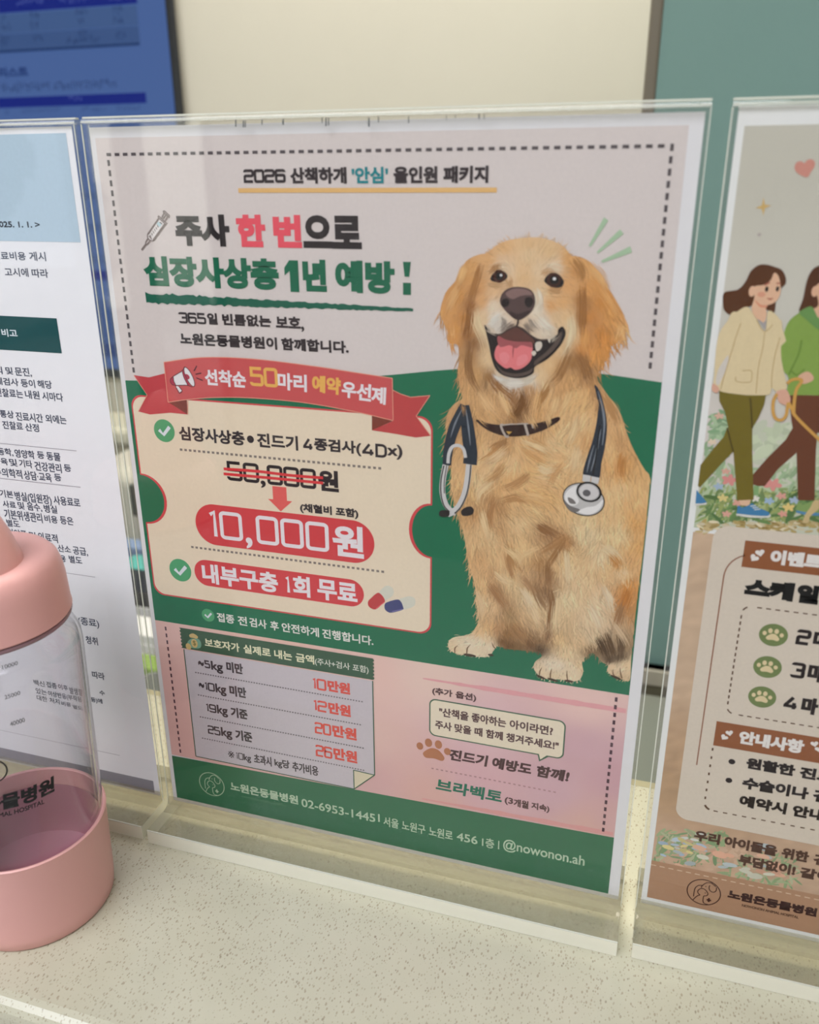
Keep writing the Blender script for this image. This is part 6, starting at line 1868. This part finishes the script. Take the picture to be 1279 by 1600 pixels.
tl_('및', n2, 66, 163, 128, 92); tl_('문진,', n2, 165, 182, 322, 100)
tl_('의', n2, -42, 158, 18, 85)
tl_('체검사', n2, -40, 270, 186, 210); tl_('등이', n2, 226, 296, 358, 222); tl_('해당', n2, 399, 306, 534, 233)
tl_('진찰료는', n2, -40, 392, 232, 326); tl_('내원', n2, 270, 415, 405, 340); tl_('시마다', n2, 448, 434, 650, 362)
tl_('통상', n2, 8, 612, 137, 545); tl_('진료시간', n2, 175, 645, 440, 578); tl_('외에는', n2, 483, 668, 685, 598)
tl_('진찰료', n2, 35, 730, 232, 665); tl_('산정', n2, 271, 754, 400, 684)
tl_('동학,', n2, -15, 1005, 130, 940); tl_('영양학', n2, 162, 1028, 353, 962); tl_('등', n2, 394, 1040, 455, 972); tl_('동물', n2, 492, 1056, 624, 986)
tl_('육', n2, 15, 1105, 75, 1040); tl_('및', n2, 106, 1118, 172, 1048); tl_('기타', n2, 208, 1128, 330, 1062); tl_('건강관리', n2, 370, 1165, 633, 1098); tl_('등', n2, 672, 1174, 735, 1108)
tl_('수의학적', n2, -45, 1222, 222, 1160); tl_('상담·교육', n2, 260, 1258, 530, 1195); tl_('등', n2, 572, 1272, 632, 1205)
tl_('기본', n2, 5, 1440, 130, 1378); tl_('병실(입원장)', n2, 167, 1492, 528, 1425); tl_('사용료로', n2, 566, 1518, 828, 1458)
tl_('사료', n3, 36, 82, 160, 25); tl_('및', n3, 195, 100, 250, 32); tl_('음수,', n3, 294, 116, 434, 48); tl_('병실', n3, 470, 135, 594, 68)
tl_('기본위생관리', n3, 55, 200, 436, 148); tl_('비용', n3, 476, 240, 600, 178); tl_('등은', n3, 640, 258, 766, 192)
tl_('별도', n3, 78, 282, 202, 225)
tl_('의약품', n3, 92, 395, 276, 330); tl_('및', n3, 315, 415, 375, 348); tl_('의료적', n3, 410, 435, 600, 370)
tl_('검안,', n3, 438, 525, 582, 465); tl_('산소', n3, 615, 548, 738, 490); tl_('공급,', n3, 775, 580, 918, 514)
tl_('비용', n3, 570, 645, 688, 592); tl_('별도', n3, 733, 665, 857, 606)
tl_('(종료)', n3, 830, 1328, 1036, 1268)
tl_('청취', n4, 832, 278, 934, 222)
tl_('따라', n4, 892, 610, 1000, 562)
tl_('백신', n4, 330, 678, 425, 642); tl_('접종', n4, 452, 698, 542, 660); tl_('이후', n4, 565, 716, 650, 682); tl_('발생할', n4, 675, 760, 790, 718); tl_('수', n4, 960, 772, 1005, 735)
tl_('있는', n4, 350, 758, 445, 722); tl_('이상반응(부작용', n4, 470, 790, 785, 792); tl_('등)에', n4, 880, 845, 980, 812)
tl_('대한', n4, 360, 823, 450, 790); tl_('처치', n4, 482, 846, 570, 815); tl_('비용', n4, 595, 873, 680, 848); tl_('별도', n4, 705, 905, 790, 884)
for f, x0, y0, x1, y1, w_ in ((n2, 140, 890, 800, 968, .25), (n2, 0, 1248, 840, 1338, .3), (n3, 740, 790, 1000, 808, .22), (n4, 330, 1200, 1150, 1332, .22)):
    a, c_ = f(x0, y0), f(x1, y1)
    zz_ = (a[1] + c_[1]) / 2
    flat('rule', [[(-213, zz_ - w_ / 2), (c_[0], zz_ - w_ / 2), (c_[0], zz_ + w_ / 2), (-213, zz_ + w_ / 2)]], inkm(150, 146, 152), N, 2)
fz_ = S(235, 1220)[1]
flat('footer_field', [[(-213, S(230, 1236)[1]), (S(240, 1225)[0], S(230, 1236)[1]), (S(240, 1225)[0], S(230, 1218)[1]), (-213, S(230, 1218)[1])]], inkm(130, 128, 134), N, 1)
bpy.context.view_layer.update()
